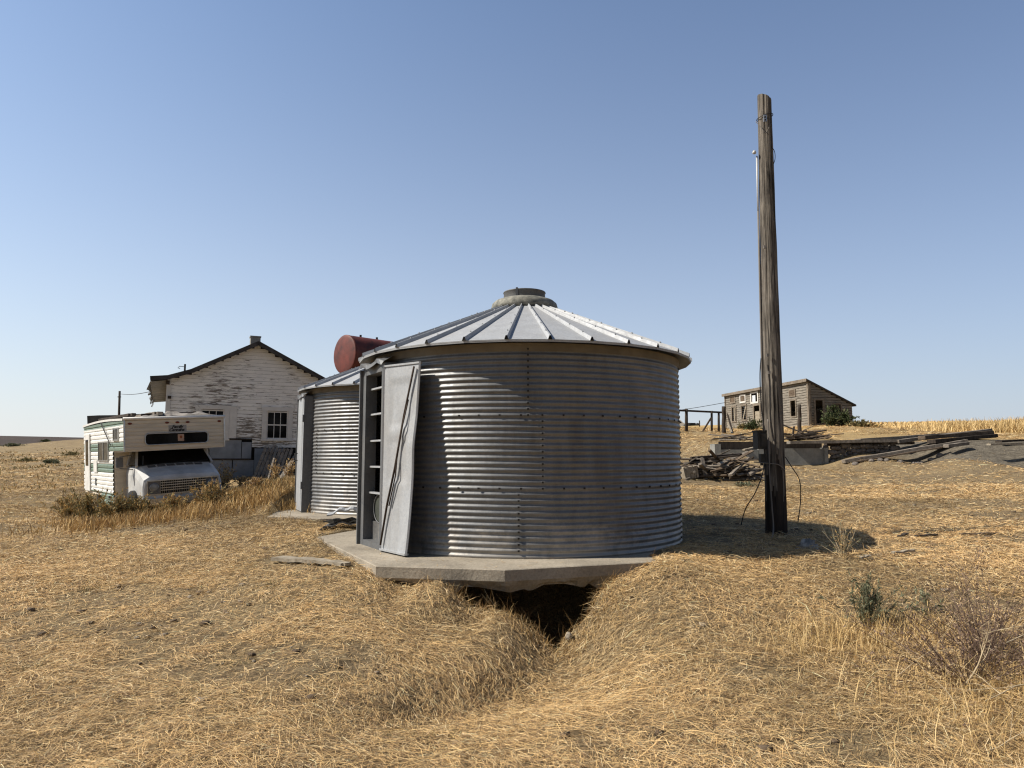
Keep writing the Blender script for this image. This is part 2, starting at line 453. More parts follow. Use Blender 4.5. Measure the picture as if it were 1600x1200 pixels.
def height(x, y, detail=True):
    x = np.asarray(x, dtype=np.float64); y = np.asarray(y, dtype=np.float64)
    sh = np.broadcast(x, y).shape
    x = np.broadcast_to(x, sh); y = np.broadcast_to(y, sh)
    z = rbf(x, y).reshape(sh)
    if detail:
        r = np.sqrt(x * x + y * y)
        calm = sstep(0.9, 2.2, np.sqrt((x - 0.1) ** 2 + (y - 6.7) ** 2))
        z = z + 0.07 * (fbm(x * 0.9, y * 0.9, 3, 3) - 0.5) * sstep(60, 20, r) * calm
        z = z + 0.050 * (fbm(x * 3.1, y * 3.1, 9, 3) - 0.5) * sstep(40, 10, r) * (0.4 + 0.6 * calm) + 0.045 * np.maximum(0, fbm(x * 7.3, y * 7.3, 19, 2) - 0.52) * sstep(30, 10, r)
        z = z + 0.25 * (fbm(x * 0.12, y * 0.12, 21, 3) - 0.5) * sstep(8, 30, r) * sstep(160, 60, r)
        z = z + 1.2 * (fbm(x * 0.012, y * 0.012, 31, 3) - 0.5) * sstep(90, 250, r) * sstep(420, 250, r)
    # gully running from the hole towards the lower left
    gx, gy = np.array([0.40, 0.30, 0.02, -0.42, -0.85]), np.array([6.5, 5.9, 5.3, 4.75, 4.2])
    gz = np.array([0.10, 0.17, 0.20, 0.15, 0.04])
    yc_ = np.clip(y, 4.2, 6.5)
    cxx = np.interp(yc_, gy[::-1], gx[::-1]); dep = np.interp(yc_, gy[::-1], gz[::-1])
    d = x - cxx
    prof = np.where(d < 0, np.exp(-(d / 0.36) ** 2), np.exp(-(d / 0.85) ** 2))
    z = z - dep * prof * sstep(3.6, 4.4, y) * sstep(7.4, 6.6, y)
    # hollow lip in front of the hole
    z = z - 0.10 * np.exp(-((x - 0.40) / 0.60) ** 2 - ((y - 6.55) / 0.62) ** 2)
    pd = pit_d(x, y)
    z = z - 1.25 * sstep(0.0, 0.30, pd)
    ins = inside(SLAB1, x, y) & (x < 1.55)
    z = np.where(ins & (pd < 0.0), np.minimum(z, 0.40), z)
    z = np.where(inside(SLAB1, x, y) & (x >= 1.55), np.minimum(z, 0.515), z)
    z = np.where((x - 0.18) ** 2 + (y - 10.08) ** 2 < 2.3 ** 2, np.minimum(z, 0.515), z)
    ins2 = inside(SLAB2, x, y)
    z = np.where(ins2, np.minimum(z, 0.50), z)
    return z

def gz(x, y): return float(height(np.array([x]), np.array([y]))[0])

# ------------------------------------------------------------------ ground sheet
def axis_lines(lo, hi, step, far_lo, far_hi, g=1.03):
    a = list(np.arange(lo, hi + 1e-6, step))
    s, v = step, a[-1]
    while v < far_hi: s *= g; v += s; a.append(v)
    s, v = step, a[0]
    b = []
    while v > far_lo: s *= g; v -= s; b.append(v)
    return np.array(b[::-1] + a)

def gravel(x, y):
    w2 = 3 * (fbm(x * 0.15, y * 0.15, 43, 3) - 0.5)
    return sstep(0.0, 1.6, x - 14.2 - 0.30 * np.maximum(0, 31.0 - y) + w2 * 0.6) * sstep(24.6, 26.2, y + 0.06 * (x - 18) + w2 * 0.35) * sstep(36.5, 33.5, y)

def mat_ground():
    m, N, L, b = newmat('dry_ground')
    a = N.new('ShaderNodeVertexColor'); a.layer_name = 'Col'
    sep = N.new('ShaderNodeSeparateColor'); L.new(a.outputs[0], sep.inputs[0])
    vw = coords(N, L, (1, 1, 1), 'World')
    f1 = noise(N, L, vw, 28, 8, 0.75, 1.5)
    f2 = noise(N, L, vw, 0.9, 6, 0.65)
    f3 = noise(N, L, coords(N, L, (3, 9, 9), 'World', (0, 0, 0.25)), 2.2, 7, 0.75, 0.8)
    straw = ramp(N, L, f1, [(0.33, (0.075, 0.052, 0.030)), (0.47, (0.27, 0.195, 0.107)), (0.62, (0.56, 0.43, 0.24))])
    soil = ramp(N, L, f3, [(0.34, (0.075, 0.054, 0.035)), (0.50, (0.22, 0.163, 0.098)), (0.66, (0.45, 0.345, 0.205))])
    fac = ramp(N, L, f2, [(0.36, 0.15), (0.60, 1.0)])
    c = mixc(N, L, fac, soil, straw)
    # dark ploughed land and golden stubble further off
    pl = ramp(N, L, noise(N, L, coords(N, L, (0.02, 0.18, 0.1), 'World', (0, 0, 0.1)), 2.0, 6, 0.7), [(0.35, (0.048, 0.035, 0.030)), (0.7, (0.105, 0.082, 0.068))])
    c = mixc(N, L, sep.outputs[1], c, pl)
    gd = ramp(N, L, noise(N, L, coords(N, L, (0.6, 2.0, 1), 'World'), 1.4, 7, 0.75), [(0.3, (0.33, 0.22, 0.09)), (0.7, (0.62, 0.44, 0.20))])
    c = mixc(N, L, sep.outputs[2], c, gd)
    gv = ramp(N, L, noise(N, L, coords(N, L, (1.2, 3.5, 2), 'World'), 2.4, 12, 0.95), [(0.38, (0.06, 0.051, 0.041)), (0.52, (0.18, 0.155, 0.118)), (0.66, (0.44, 0.385, 0.295))])
    c = mixc(N, L, sep.outputs[0], c, gv)
    L.new(c, b.inputs['Base Color']); b.inputs['Roughness'].default_value = 0.95
    b.inputs['Specular IOR Level'].default_value = 0.1
    h = math_(N, L, 'ADD', f1, math_(N, L, 'MULTIPLY', f3, 1.2))
    bump(N, L, b, h, 0.9, 0.05)
    return m

def build_ground():
    xs = axis_lines(-4.2, 4.6, 0.045, -1500, 1500, 1.032)
    ys = axis_lines(3.0, 10.0, 0.045, -400, 1600, 1.03)
    X, Y = np.meshgrid(xs, ys)
    Z = height(X, Y)
    ny, nx = X.shape
    V = np.stack([X.ravel(), Y.ravel(), Z.ravel()], 1)
    i = np.arange(ny - 1)[:, None] * nx + np.arange(nx - 1)[None, :]
    Fc = np.stack([i, i + 1, i + nx + 1, i + nx], -1).reshape(-1, 4)
    x, y = V[:, 0], V[:, 1]
    wob = 14 * (fbm(x * 0.03, y * 0.03, 41, 3) - 0.5)
    plow = sstep(100, 108, y + wob * 0.6 - 0.10 * (x + 90)) * sstep(10, -25, x)
    w2 = 3 * (fbm(x * 0.15, y * 0.15, 43, 3) - 0.5)
    gold = np.clip(sstep(40, 55, y + w2 * 2) * sstep(6, 22, x + w2), 0, 1)
    gold = np.maximum(gold, 0.6 * sstep(30, 36, y + w2) * sstep(8, 16, x) * sstep(60, 40, y))
    grav = gravel(x, y)
    col = np.stack([grav, plow, gold], 1)
    me = arrays_mesh('ground', V, Fc, mat_ground(), col, smooth=True)
    o = bpy.data.objects.new('ground', me); COL.objects.link(o)
    tag(o, kind='structure')
build_ground()

# ------------------------------------------------------------------ straw and grass
class Blades:
    def __init__(s): s.V, s.F, s.C, s.n = [], [], [], 0
    def add(s, base, d1, d2, side, w, col):
        """ribbons base -> base+d1 -> base+d1+d2, tapering; arrays (k,3)"""
        k = len(base)
        w = w[:, None]
        a, b_ = base - side * w / 2, base + side * w / 2
        m = base + d1; c, d = m - side * w * 0.45, m + side * w * 0.45
        t = m + d2; e, f = t - side * w * 0.12, t + side * w * 0.12
        V = np.stack([a, b_, c, d, e, f], 1).reshape(-1, 3)
        i0 = s.n + np.arange(k) * 6
        Fq = np.stack([np.stack([i0, i0 + 1, i0 + 3, i0 + 2], 1), np.stack([i0 + 2, i0 + 3, i0 + 5, i0 + 4], 1)], 1).reshape(-1, 4)
        s.V.append(V); s.F.append(Fq); s.C.append(np.repeat(col, 6, axis=0)); s.n += 6 * k
    def obj(s, name, mat, loc=None, parent=None):
        V = np.concatenate(s.V)
        if loc is not None: V = V - np.array(loc)
        me = arrays_mesh(name, V, np.concatenate(s.F), mat, np.concatenate(s.C))
        o = bpy.data.objects.new(name, me); COL.objects.link(o)
        if loc is not None and parent is None: o.location = loc
        if parent is not None: o.parent = parent
        return o

PAL_STRAW = np.array([[0.60, 0.44, 0.225], [0.70, 0.54, 0.31], [0.45, 0.32, 0.165], [0.30, 0.21, 0.115], [0.80, 0.67, 0.45], [0.19, 0.135, 0.085]])
PAL_STRAW = np.clip(PAL_STRAW * np.array([1.16, 1.075, 0.945]), 0, 0.92)
def pal(P_, k, prob=None, jit=0.12):
    idx = RNG.choice(len(P_), k, p=prob)
    return np.clip(P_[idx] * (1 + jit * RNG.standard_normal((k, 1))), 0.01, 0.95)

def lie_straw(bl, x, y, scale=1.0, wmin=0.0021):
    k = len(x)
    z = height(x, y)
    r = np.sqrt(x * x + y * y)
    patch = fbm(x * 0.55, y * 0.55, 61, 4)
    flow = (fbm(x * 0.8, y * 0.8, 71, 2) - 0.5) * 7.0 + 0.3
    ang = flow + RNG.normal(0, 1.0, k) * (0.5 + 1.6 * RNG.random(k)) + math.pi * (RNG.random(k) < 0.5)
    ln = (0.03 + 0.15 * RNG.random(k) ** 2.0) * scale
    el = np.abs(RNG.normal(0, 0.16, k)) + 0.55 * (RNG.random(k) < 0.05) * RNG.random(k)
    d = np.stack([np.cos(ang) * np.cos(el), np.sin(ang) * np.cos(el), np.sin(el)], 1)
    # follow the slope of the ground
    e = 0.08
    zx = (height(x + e, y) - z) / e; zy = (height(x, y + e) - z) / e
    sl = np.clip(d[:, 0] * zx + d[:, 1] * zy, -1.2, 1.2); d[:, 2] += sl
    ang2 = ang + RNG.normal(0, 0.35, k)
    d2 = np.stack([np.cos(ang2) * np.cos(el), np.sin(ang2) * np.cos(el), sl - np.abs(RNG.normal(0, 0.12, k)) + 0.4 * el], 1)
    side = np.stack([-np.sin(ang), np.cos(ang), RNG.normal(0, 0.5, k)], 1); side /= np.linalg.norm(side, axis=1)[:, None]
    base = np.stack([x, y, z + 0.002 + 0.042 * RNG.random(k) ** 1.6], 1)
    w = np.maximum(wmin, r * 0.00043) * (0.7 + 0.7 * RNG.random(k))
    col = pal(PAL_STRAW, k, [0.20, 0.14, 0.22, 0.20, 0.10, 0.14])
    far = sstep(8.5, 13, y)[:, None] * 0.16 * sstep(-2, 1.5, x)[:, None]
    zone = fbm(x * 0.22, y * 0.22, 151, 3)
    tint = ((0.30 + 1.10 * patch + 0.50 * sstep(0.36, 0.62, zone)) * (0.80 + 0.26 * sstep(-2.5, 2.0, x) + 0.16 * sstep(5, 8, y) * sstep(12, 9, y)))[:, None] * (1 - far)
    col = np.clip(col * tint, 0.02, None)
    col = col * np.minimum(1.0, 0.80 / col.max(axis=1))[:, None]
    bl.add(base, d * (ln * 0.5)[:, None], d2 * (ln * 0.5)[:, None], side, w, col)

def straw_points(n, y0, y1, pw):
    u = RNG.random(n)
    q = 1 - pw
    y = (y0 ** q + u * (y1 ** q - y0 ** q)) ** (1 / q)
    x = (RNG.random(n) * 2 - 1) * (0.84 * y + 2.2)
    return x, y

def keep_straw(x, y):
    ok = ~((inside(SLAB1, x, y)) & (x < 1.75)) & ~inside(SLAB2, x, y)
    ok &= ((x - 0.18) ** 2 + (y - 10.08) ** 2 > 2.2 ** 2)
    ok &= pit_d(x, y) < 0.10
    for (ax_, ay_), (bx_, by_), hw_ in (((-2.86, 8.55), (-2.27, 8.2), 0.10), ((-2.3, 8.15), (-1.86, 7.85), 0.09)):   # bare boards
        L2 = (bx_ - ax_) ** 2 + (by_ - ay_) ** 2
        tt_ = np.clip(((x - ax_) * (bx_ - ax_) + (y - ay_) * (by_ - ay_)) / L2, -0.05, 1.15)
        ok &= (x - ax_ - tt_ * (bx_ - ax_)) ** 2 + (y - ay_ - tt_ * (by_ - ay_)) ** 2 > hw_ ** 2
    dens = fbm(x * 0.8, y * 0.8, 81, 3)
    ok &= RNG.random(len(x)) < 0.55 + 1.3 * np.clip(dens - 0.25, 0, 1)
    ok &= (RNG.random(len(x)) < 1 - 0.35 * sstep(8.6, 12, y) * sstep(-1, 2, x) * sstep(0.62, 0.40, fbm(x * 0.6, y * 0.6, 87, 3)))
    ok &= RNG.random(len(x)) < 1 - 0.72 * bare(x, y)
    return ok

def bare(x, y): return sstep(0.575, 0.635, fbm(x * 0.75 + 3.1, y * 0.95, 201, 4))

# clods and small stones showing in the bare patches
nC = 2600
cx_ = RNG.uniform(-8, 9, nC); cy_ = RNG.uniform(3.2, 16, nC)
kk = (RNG.random(nC) < 0.10 + 0.9 * bare(cx_, cy_)) & ~inside(SLAB1, cx_, cy_) & ~inside(SLAB2, cx_, cy_) & (pit_d(cx_, cy_) < 0.2)
cx_, cy_ = cx_[kk], cy_[kk]; nC = len(cx_)
cube = np.array([[a, b_, c] for a in (-1, 1) for b_ in (-1, 1) for c in (-1, 1)], dtype=float)
rad = 0.010 + 0.028 * RNG.random(nC) ** 3
Vc = cube[None] * rad[:, None, None] * RNG.uniform(0.45, 1.0, (nC, 8, 3)) * np.array([1.3, 1.0, 0.7])
Vc += np.stack([cx_, cy_, height(cx_, cy_) + rad * 0.35], 1)[:, None]
Fc_ = (np.arange(nC) * 8)[:, None, None] + np.array([[0, 1, 3, 2], [4, 6, 7, 5], [0, 4, 5, 1], [2, 3, 7, 6], [0, 2, 6, 4], [1, 5, 7, 3]])[None]
PAL_SOIL = np.array([[0.15, 0.11, 0.075], [0.22, 0.165, 0.115], [0.10, 0.072, 0.05], [0.30, 0.25, 0.19]])
me = arrays_mesh('dirt_clods', Vc.reshape(-1, 3), Fc_.reshape(-1, 4), M_LEAF, np.repeat(PAL_SOIL[RNG.integers(0, 4, nC)], 8, axis=0), smooth=True)
o = bpy.data.objects.new('dirt_clods', me); COL.objects.link(o); tag(o, kind='stuff')

bl = Blades()
x, y = straw_points(1080000, 2.2, 19.0, 0.60)
k = keep_straw(x, y); lie_straw(bl, x[k], y[k])
# a thin litter of straw and stalks on the ground of the slab edges and far field
x, y = straw_points(130000, 15.0, 40.0, 0.3)
k = keep_straw(x, y) & ~((x > 7) & (y > 28.5)) & (RNG.random(len(x)) > 0.93 * gravel(x, y)) ; lie_straw(bl, x[k], y[k], 1.9, 0.006)
x = RNG.uniform(5, 34, 60000); y = RNG.uniform(30.5, 60, 60000)
k = (fbm(x * 0.5, y * 0.5, 83, 3) > 0.47) & (x / y < 0.85) & (x / y > 0.2) & (RNG.random(60000) > 0.95 * gravel(x, y)); lie_straw(bl, x[k], y[k], 3.2, 0.012)
x = -RNG.uniform(0.4, 0.9, 50000); y = RNG.uniform(20, 85, 50000) ; x = x * y
k = (fbm(x * 0.4, y * 0.4, 85, 3) > 0.45); lie_straw(bl, x[k], y[k], 3.2, 0.012)
# long pale stalks lying on top
x, y = straw_points(5000, 2.9, 12.0, 0.8)
k = keep_straw(x, y); lie_straw(bl, x[k], y[k], 1.7, 0.0042)
# litter on the slab
n = 260
x = RNG.uniform(-2.6, 1.3, n); y = RNG.uniform(7.3, 9.4, n)
k = inside(SLAB1, x, y) & ((x - 0.18) ** 2 + (y - 10.08) ** 2 > 2.16 ** 2)
x, y = x[k], y[k]
ang = RNG.random(len(x)) * 6.28
dd = np.stack([np.cos(ang), np.sin(ang), 0 * ang], 1) * RNG.uniform(0.02, 0.07, len(x))[:, None]
bl.add(np.stack([x, y, np.full(len(x), 0.496)], 1), dd, dd, np.stack([-np.sin(ang), np.cos(ang), 0 * ang], 1), np.full(len(x), 0.004), pal(PAL_STRAW, len(x)))
tag(bl.obj('straw', M_STRAW), kind='stuff')

def tall_blades(bl, x, y, h0, h1, palette, prob=None, lean=0.35, wk=0.0009, z=None, wmin=0.004, nodd=0.3):
    k = len(x)
    if z is None: z = height(x, y)
    r = np.sqrt(x * x + y * y)
    ang = RNG.random(k) * 2 * math.pi
    ln = h0 + (h1 - h0) * RNG.random(k)
    le = np.abs(RNG.normal(0, lean, k))
    d = np.stack([np.cos(ang) * np.sin(le), np.sin(ang) * np.sin(le), np.cos(le)], 1)
    le2 = le + np.abs(RNG.normal(0, nodd, k))
    d2 = np.stack([np.cos(ang) * np.sin(le2), np.sin(ang) * np.sin(le2), np.cos(le2)], 1)
    a2 = RNG.random(k) * 2 * math.pi
    side = np.stack([np.cos(a2), np.sin(a2), 0 * a2], 1)
    base = np.stack([x, y, z - 0.01], 1)
    w = np.maximum(wmin, r * wk) * (0.6 + 0.8 * RNG.random(k))
    bl.add(base, d * (ln * 0.55)[:, None], d2 * (ln * 0.45)[:, None], side, w, pal(palette, k, prob))

PAL_DRY = np.array([[0.50, 0.33, 0.13], [0.40, 0.25, 0.10], [0.58, 0.41, 0.19], [0.26, 0.17, 0.08]])
PAL_OLIVE = np.array([[0.17, 0.145, 0.06], [0.24, 0.20, 0.09], [0.12, 0.11, 0.05], [0.33, 0.26, 0.12]])
PAL_GOLD = np.array([[0.62, 0.44, 0.20], [0.70, 0.52, 0.26], [0.50, 0.34, 0.14], [0.40, 0.27, 0.11]])
PAL_SAGE = np.array([[0.13, 0.145, 0.085], [0.17, 0.18, 0.115], [0.095, 0.11, 0.06], [0.22, 0.21, 0.13]])
PAL_GREEN = np.array([[0.065, 0.085, 0.035], [0.085, 0.105, 0.045], [0.045, 0.06, 0.026], [0.12, 0.125, 0.06]])
PAL_PURP = np.array([[0.20, 0.135, 0.10], [0.28, 0.195, 0.14], [0.14, 0.09, 0.07], [0.40, 0.29, 0.18]])

def band(n, pts, half):
    """random points along a polyline with a gaussian half width"""
    seg = RNG.integers(0, len(pts) - 1, n); t = RNG.random(n)
    p = np.array(pts)
    q = p[seg] * (1 - t[:, None]) + p[seg + 1] * t[:, None]
    q = q + RNG.normal(0, 1, (n, 2)) * half
    return q[:, 0], q[:, 1]

gb = Blades()
def gpt(px, py, Y): v = at(px, py, Y); return (v.x, v.y)
# orange dry grass standing in front of the camper and along the bank to the second bin
x, y = band(9000, [gpt(110, 822, 13.6), gpt(200, 822, 13.6), gpt(290, 808, 14.0), gpt(370, 792, 14.6), gpt(450, 775, 15.0)], 0.62)
clump = fbm(x * 1.5, y * 1.5, 91, 3); kk = RNG.random(len(x)) < 2.6 * (clump - 0.30)
tall_blades(gb, x[kk], y[kk], 0.06, 0.32, np.concatenate([PAL_DRY, PAL_STRAW[:2]]), [0.26, 0.28, 0.16, 0.20, 0.05, 0.05], 0.5)
x, y = band(7000, [gpt(330, 788, 15.6), gpt(360, 785, 16.0), gpt(410, 775, 16.4), gpt(462, 762, 16.8)], 0.75)
tall_blades(gb, x, y, 0.05, 0.20, np.concatenate([PAL_DRY, PAL_OLIVE[2:3]]), [0.2, 0.25, 0.15, 0.25, 0.15], 0.5)
# clump of long golden grass around the sage plant on the right
x, y = band(1500, [(2.25, 5.65), (2.8, 5.75), (3.3, 5.85)], 0.20)
tall_blades(gb, x, y, 0.08, 0.27, PAL_GOLD, [0.4, 0.2, 0.25, 0.15], 0.85, 0.0006, None, 0.003, 0.5)
x, y = band(2200, [(2.6, 4.5), (3.2, 4.4), (3.3, 3.8)], 0.45)
tall_blades(gb, x, y, 0.08, 0.32, PAL_GOLD, [0.3, 0.2, 0.25, 0.25], 0.9, 0.0006, None, 0.003, 0.5)
# ragged rim of the hole
x, y = band(1300, [(-0.55, 7.25), (-0.1, 6.85), (0.38, 6.45), (0.75, 6.75), (1.12, 7.35)], 0.10)
tall_blades(gb, x, y, 0.03, 0.12, PAL_DRY, None, 0.8, 0.0006, None, 0.003, 0.4)
# random stubble all over the near ground
x, y = straw_points(9000, 3.0, 16.0, 0.6)
k = keep_straw(x, y) & (fbm(x * 1.2, y * 1.2, 95, 3) > 0.52)
tall_blades(gb, x[k], y[k], 0.03, 0.13, PAL_STRAW, None, 0.5, 0.0006, None, 0.003, 0.4)
# darker green-grey tufts in the mown straw
for px, py, Yd in ((620, 1135, 4.35), (1365, 1080, 5.1), (360, 1040, 5.4), (300, 1090, 4.75), (520, 1080, 4.9), (60, 1035, 5.5), (700, 1150, 4.3), (420, 930, 7.3), (1440, 985, 6.1), (140, 930, 8.0)):
    gx_, gy_ = gpt(px, py, Yd)
    x = RNG.normal(gx_, 0.10, 90); y = RNG.normal(gy_, 0.08, 90)
    tall_blades(gb, x, y, 0.03, 0.10, PAL_OLIVE, None, 0.7, 0.0006, None, 0.003, 0.4)
tag(gb.obj('dry_grass', M_STRAW), kind='stuff')

# golden stubble and tall grass on the right skyline, rough weeds on the left field
fg = Blades()
n = 15000
x = RNG.uniform(20, 75, n); y = RNG.uniform(51, 84, n)
kk = (x / y > 0.45)
tall_blades(fg, x[kk], y[kk], 0.10, 0.38, PAL_GOLD, [0.4, 0.4, 0.15, 0.05], 0.3, 0.0012, None, 0.02, 0.2)
x = RNG.uniform(27, 44, 24000); y = RNG.normal(46.5, 1.6, 24000)
kk = RNG.random(len(x)) < sstep(27.2, 32.5, x + 2.5 * (fbm(x, y, 97, 2) - 0.5))
hi_ = kk & (fbm(x * 0.5, y * 0.5, 131, 3) > 0.5)
tall_blades(fg, x[kk & ~hi_], y[kk & ~hi_], 0.20, 0.62, PAL_GOLD, [0.4, 0.35, 0.15, 0.1], 0.45, 0.0007, None, 0.012, 0.35)
kk = hi_
tall_blades(fg, x[kk], y[kk], 0.35, 0.95, PAL_GOLD, [0.4, 0.35, 0.15, 0.1], 0.4, 0.0007, None, 0.012, 0.35)
tag(fg.obj('tall_grass', M_STRAW), kind='stuff')
fw = Blades()
n = 9000
y = RNG.uniform(20, 90, n); x = -RNG.uniform(0.38, 0.95, n) * y
kk = (fbm(x * 0.25, y * 0.25, 99, 4) > 0.53) & ~((y < 34) & (x > -15.5))
tall_blades(fw, x[kk], y[kk], 0.06, 0.22, np.concatenate([PAL_OLIVE, PAL_DRY]), None, 0.6, 0.0012, None, 0.012, 0.4)
tag(fw.obj('field_weeds', M_STRAW), kind='stuff')

# ------------------------------------------------------------------ concrete pads
def pad(name, poly, top, thick, label, mat, rough=0.03):
    c = Vector((sum(p[0] for p in poly) / len(poly), sum(p[1] for p in poly) / len(poly), top - thick))
    mb = MB()
    ring = []
    n = len(poly)
    for i in range(n):
        a, b_ = Vector(poly[i]), Vector(poly[(i + 1) % n])
        k_ = max(2, int((b_ - a).length / 0.05))
        for j in range(k_): ring.append(a.lerp(b_, j / k_))
    levels = [(0.0, -0.012), (-0.008, 0.0), (-thick * 0.55, 0.0), (-thick * 0.75, -0.03), (-thick, -0.10)]
    cc = Vector((c.x, c.y))
    idx = []
    for li, (dz, off) in enumerate(levels):
        row = []
        for p in ring:
            d = (p - cc).normalized()
            amp = 0.35 * rough if li < 3 else 1.6 * rough
            nn = float(vnoise(np.array([p.x * 7 + li * 3.1]), np.array([p.y * 7]), 13)[0]) - 0.5
            n3 = float(fbm(np.array([p.x * 5]), np.array([p.y * 5 + li * 0.3]), 17, 3)[0]) - 0.5
            q = p + d * (off + amp * nn * (0.25 if li < 2 else 1))
            zz = top + dz + (n3 * 0.24 if li == 4 else n3 * 0.05 if li == 3 else 0)
            row.append(mb.vert((q.x, q.y, zz)))
        idx.append(row)
    m_ = len(ring)
    mb.face(idx[0])
    for a, b_ in zip(idx, idx[1:]):
        for j in range(m_):
            mb.face([a[(j + 1) % m_], a[j], b_[j], b_[(j + 1) % m_]])
    mb.face(idx[-1][::-1])
    o = mb.build(name, mat, None, True, c)
    return tag(o, label, 'concrete pad')
pad('concrete_pad', SLAB1, 0.49, 0.21, 'cracked concrete pad under the near bin, undercut by a dark washed-out hole', M_CONC)
pad('concrete_pad', SLAB2, 0.54, 0.2, 'low concrete pad half buried in straw under the rear bin with the closed door', M_CONC)

# ------------------------------------------------------------------ grain bins
BR, BH = 2.135, 2.38
def make_bin(cx, cy, cz, ad, seam, label, opened):
    root = thing('grain_bin', label, 'grain bin', (cx, cy, cz), 'corrugated grain bins')
    pos = Vector((cx, cy, cz))
    def pol(a, r_, z): return Vector((r_ * math.sin(a), -r_ * math.cos(a), z)) + pos
    # corrugated wall with a real door opening
    mb = MB(); mb.smooth = True
    NA, pitch, amp, per = 180, 0.068, 0.0074, 10
    nz = int(BH / pitch * per)
    da = 2 * math.pi / NA
    hw = 0.30 / BR
    row0 = None
    dent = lambda a, z: 0.006 * math.sin(a * 5.0 + z * 1.3) + 0.004 * math.sin(a * 11 + z * 3.1)
    for i in range(nz + 1):
        z = BH * i / nz
        cw = amp * math.sin(2 * math.pi * z / pitch) if z < BH - 0.06 else 0
        row = [mb.vert(pol(ad + j * da, BR + cw + dent(ad + j * da, z) * (1 if z > 0.1 else 0.3), z)) for j in range(NA)]
        if row0 is not None:
            zm = z - BH / nz / 2
            for j in range(NA):
                am = (j + 0.5) * da
                am = am - 2 * math.pi if am > math.pi else am
                if abs(am) < hw and 0.06 < zm < 2.18: continue
                q = (j + 1) % NA
                mb.face([row0[j], row0[q], row[q], row[j]])
        row0 = row
    # sheet laps and bolts
    mb.smooth = False
    def bolt(a, z):
        rr = BR + amp + 0.004
        p = pol(a, rr, z); n_ = Vector((math.sin(a), -math.cos(a), 0)); t_ = Vector((math.cos(a), math.sin(a), 0))
        mb.mi = 1
        mb.box(p, (0.021, 0.012, 0.021), Matrix((t_, n_, Vector((0, 0, 1)))).transposed())
        mb.mi = 0
    z = 0.0
    rings = (0.0, 0.76, 1.56, BH)
    for ri in range(3):
        for kseam in range(5):
            a = seam + (0.075 if ri % 2 == 1 else -0.05 if ri == 0 else 0.0) + kseam * 2 * math.pi / 5
            rel = (a - ad + math.pi) % (2 * math.pi) - math.pi
            if abs(rel) < 0.25: continue
            zz = (math.floor(rings[ri] / pitch) + 1.25) * pitch
            while zz < rings[ri + 1] - 0.03:
                bolt(a, zz); zz += pitch
            # lap edge: a thin strip standing 2 mm proud, following the waves
            zs = np.arange(rings[ri] + 0.01, rings[ri + 1] - 0.005, pitch / 8)
            prev = None
            for zq in zs:
                cw = amp * math.sin(2 * math.pi * zq / pitch) if zq < BH - 0.06 else 0
                rr = BR + cw + 0.0032 + dent(a, zq)
                e = [mb.vert(pol(a - 0.012, rr, zq)), mb.vert(pol(a + 0.012, rr, zq)), mb.vert(pol(a + 0.0125, rr - 0.006, zq))]
                if prev:
                    mb.face([prev[0], prev[1], e[1], e[0]]); mb.face([prev[1], prev[2], e[2], e[1]])
                prev = e
    for zr in (0.765, 1.565):
        zc = (math.floor(zr / pitch) + 0.25) * pitch
        for j in range(56):
            a = ad + j * 2 * math.pi / 56
            rel = (a - ad + math.pi) % (2 * math.pi) - math.pi
            if abs(rel) < 0.25: continue
            bolt(a, zc)
    mb.build('wall', [M_WALL, M_BOLT], root)
    # dusty band under the eave
    mb = MB(); mb.smooth = True
    mb.lathe([(BR + 0.012, BH - 0.075), (BR + 0.017, BH - 0.07), (BR + 0.017, BH + 0.012), (BR + 0.03, BH + 0.016)], 120, pos)
    mb.build('eave_band', M_BAND, root)
    # roof: 30 flat panels
    NR, RE, ZE, RV_, ZV = 30, 2.315, BH + 0.035, 0.40, BH + 0.835
    off = R(6)
    mb = MB()
    for i in range(NR):
        a0, a1 = off + i * R(12), off + (i + 1) * R(12)
        mb.poly([pol(a0, RE, ZE), pol(a1, RE, ZE), pol(a1, RV_, ZV), pol(a0, RV_, ZV)])
        mb.poly([pol(a1, RE, ZE), pol(a0, RE, ZE), pol(a0, RE - 0.004, ZE - 0.028), pol(a1, RE - 0.004, ZE - 0.028)])
        mb.poly([pol(a1, RE, ZE - 0.012), pol(a1, RV_, ZV - 0.012), pol(a0, RV_, ZV - 0.012), pol(a0, RE, ZE - 0.012)])
        mb.poly([pol(a1, RE - 0.004, ZE - 0.028), pol(a0, RE - 0.004, ZE - 0.028), pol(a0, BR - 0.02, ZE + 0.05), pol(a1, BR - 0.02, ZE + 0.05)])
    roof = mb.build('roof', M_ROOF, root)
    # one rib, copied round the roof
    rm = MB()
    up = Vector((0, 0, 1))
    def rib_sec(r_, z, k_):
        return [Vector((-0.026 * k_, -r_, z - 0.004)), Vector((-0.008 * k_, -r_, z + 0.042)), Vector((0.010 * k_, -r_, z + 0.042)), Vector((0.026 * k_, -r_, z - 0.004))]
    A, B = rib_sec(RE + 0.012, ZE, 1.0), rib_sec(RV_ - 0.02, ZV, 0.62)
    for i in range(3): rm.poly([A[i], A[i + 1], B[i + 1], B[i]])
    rm.mi = 1  # dark face stands in for the shade inside the open rib end
    inn = [Vector((p.x * 0.93, -(RE + 0.008), p.z - (0.004 if i_ in (1, 2) else 0))) for i_, p in enumerate(A)]
    rm.poly(inn[::-1]); rm.mi = 0
    for t in (0.12, 0.32, 0.55, 0.78):
        p = A[1].lerp(B[1], t); rm.box((p.x * 0.9 - 0.006, p.y, p.z + 0.004), (0.010, 0.016, 0.012))
    me = None
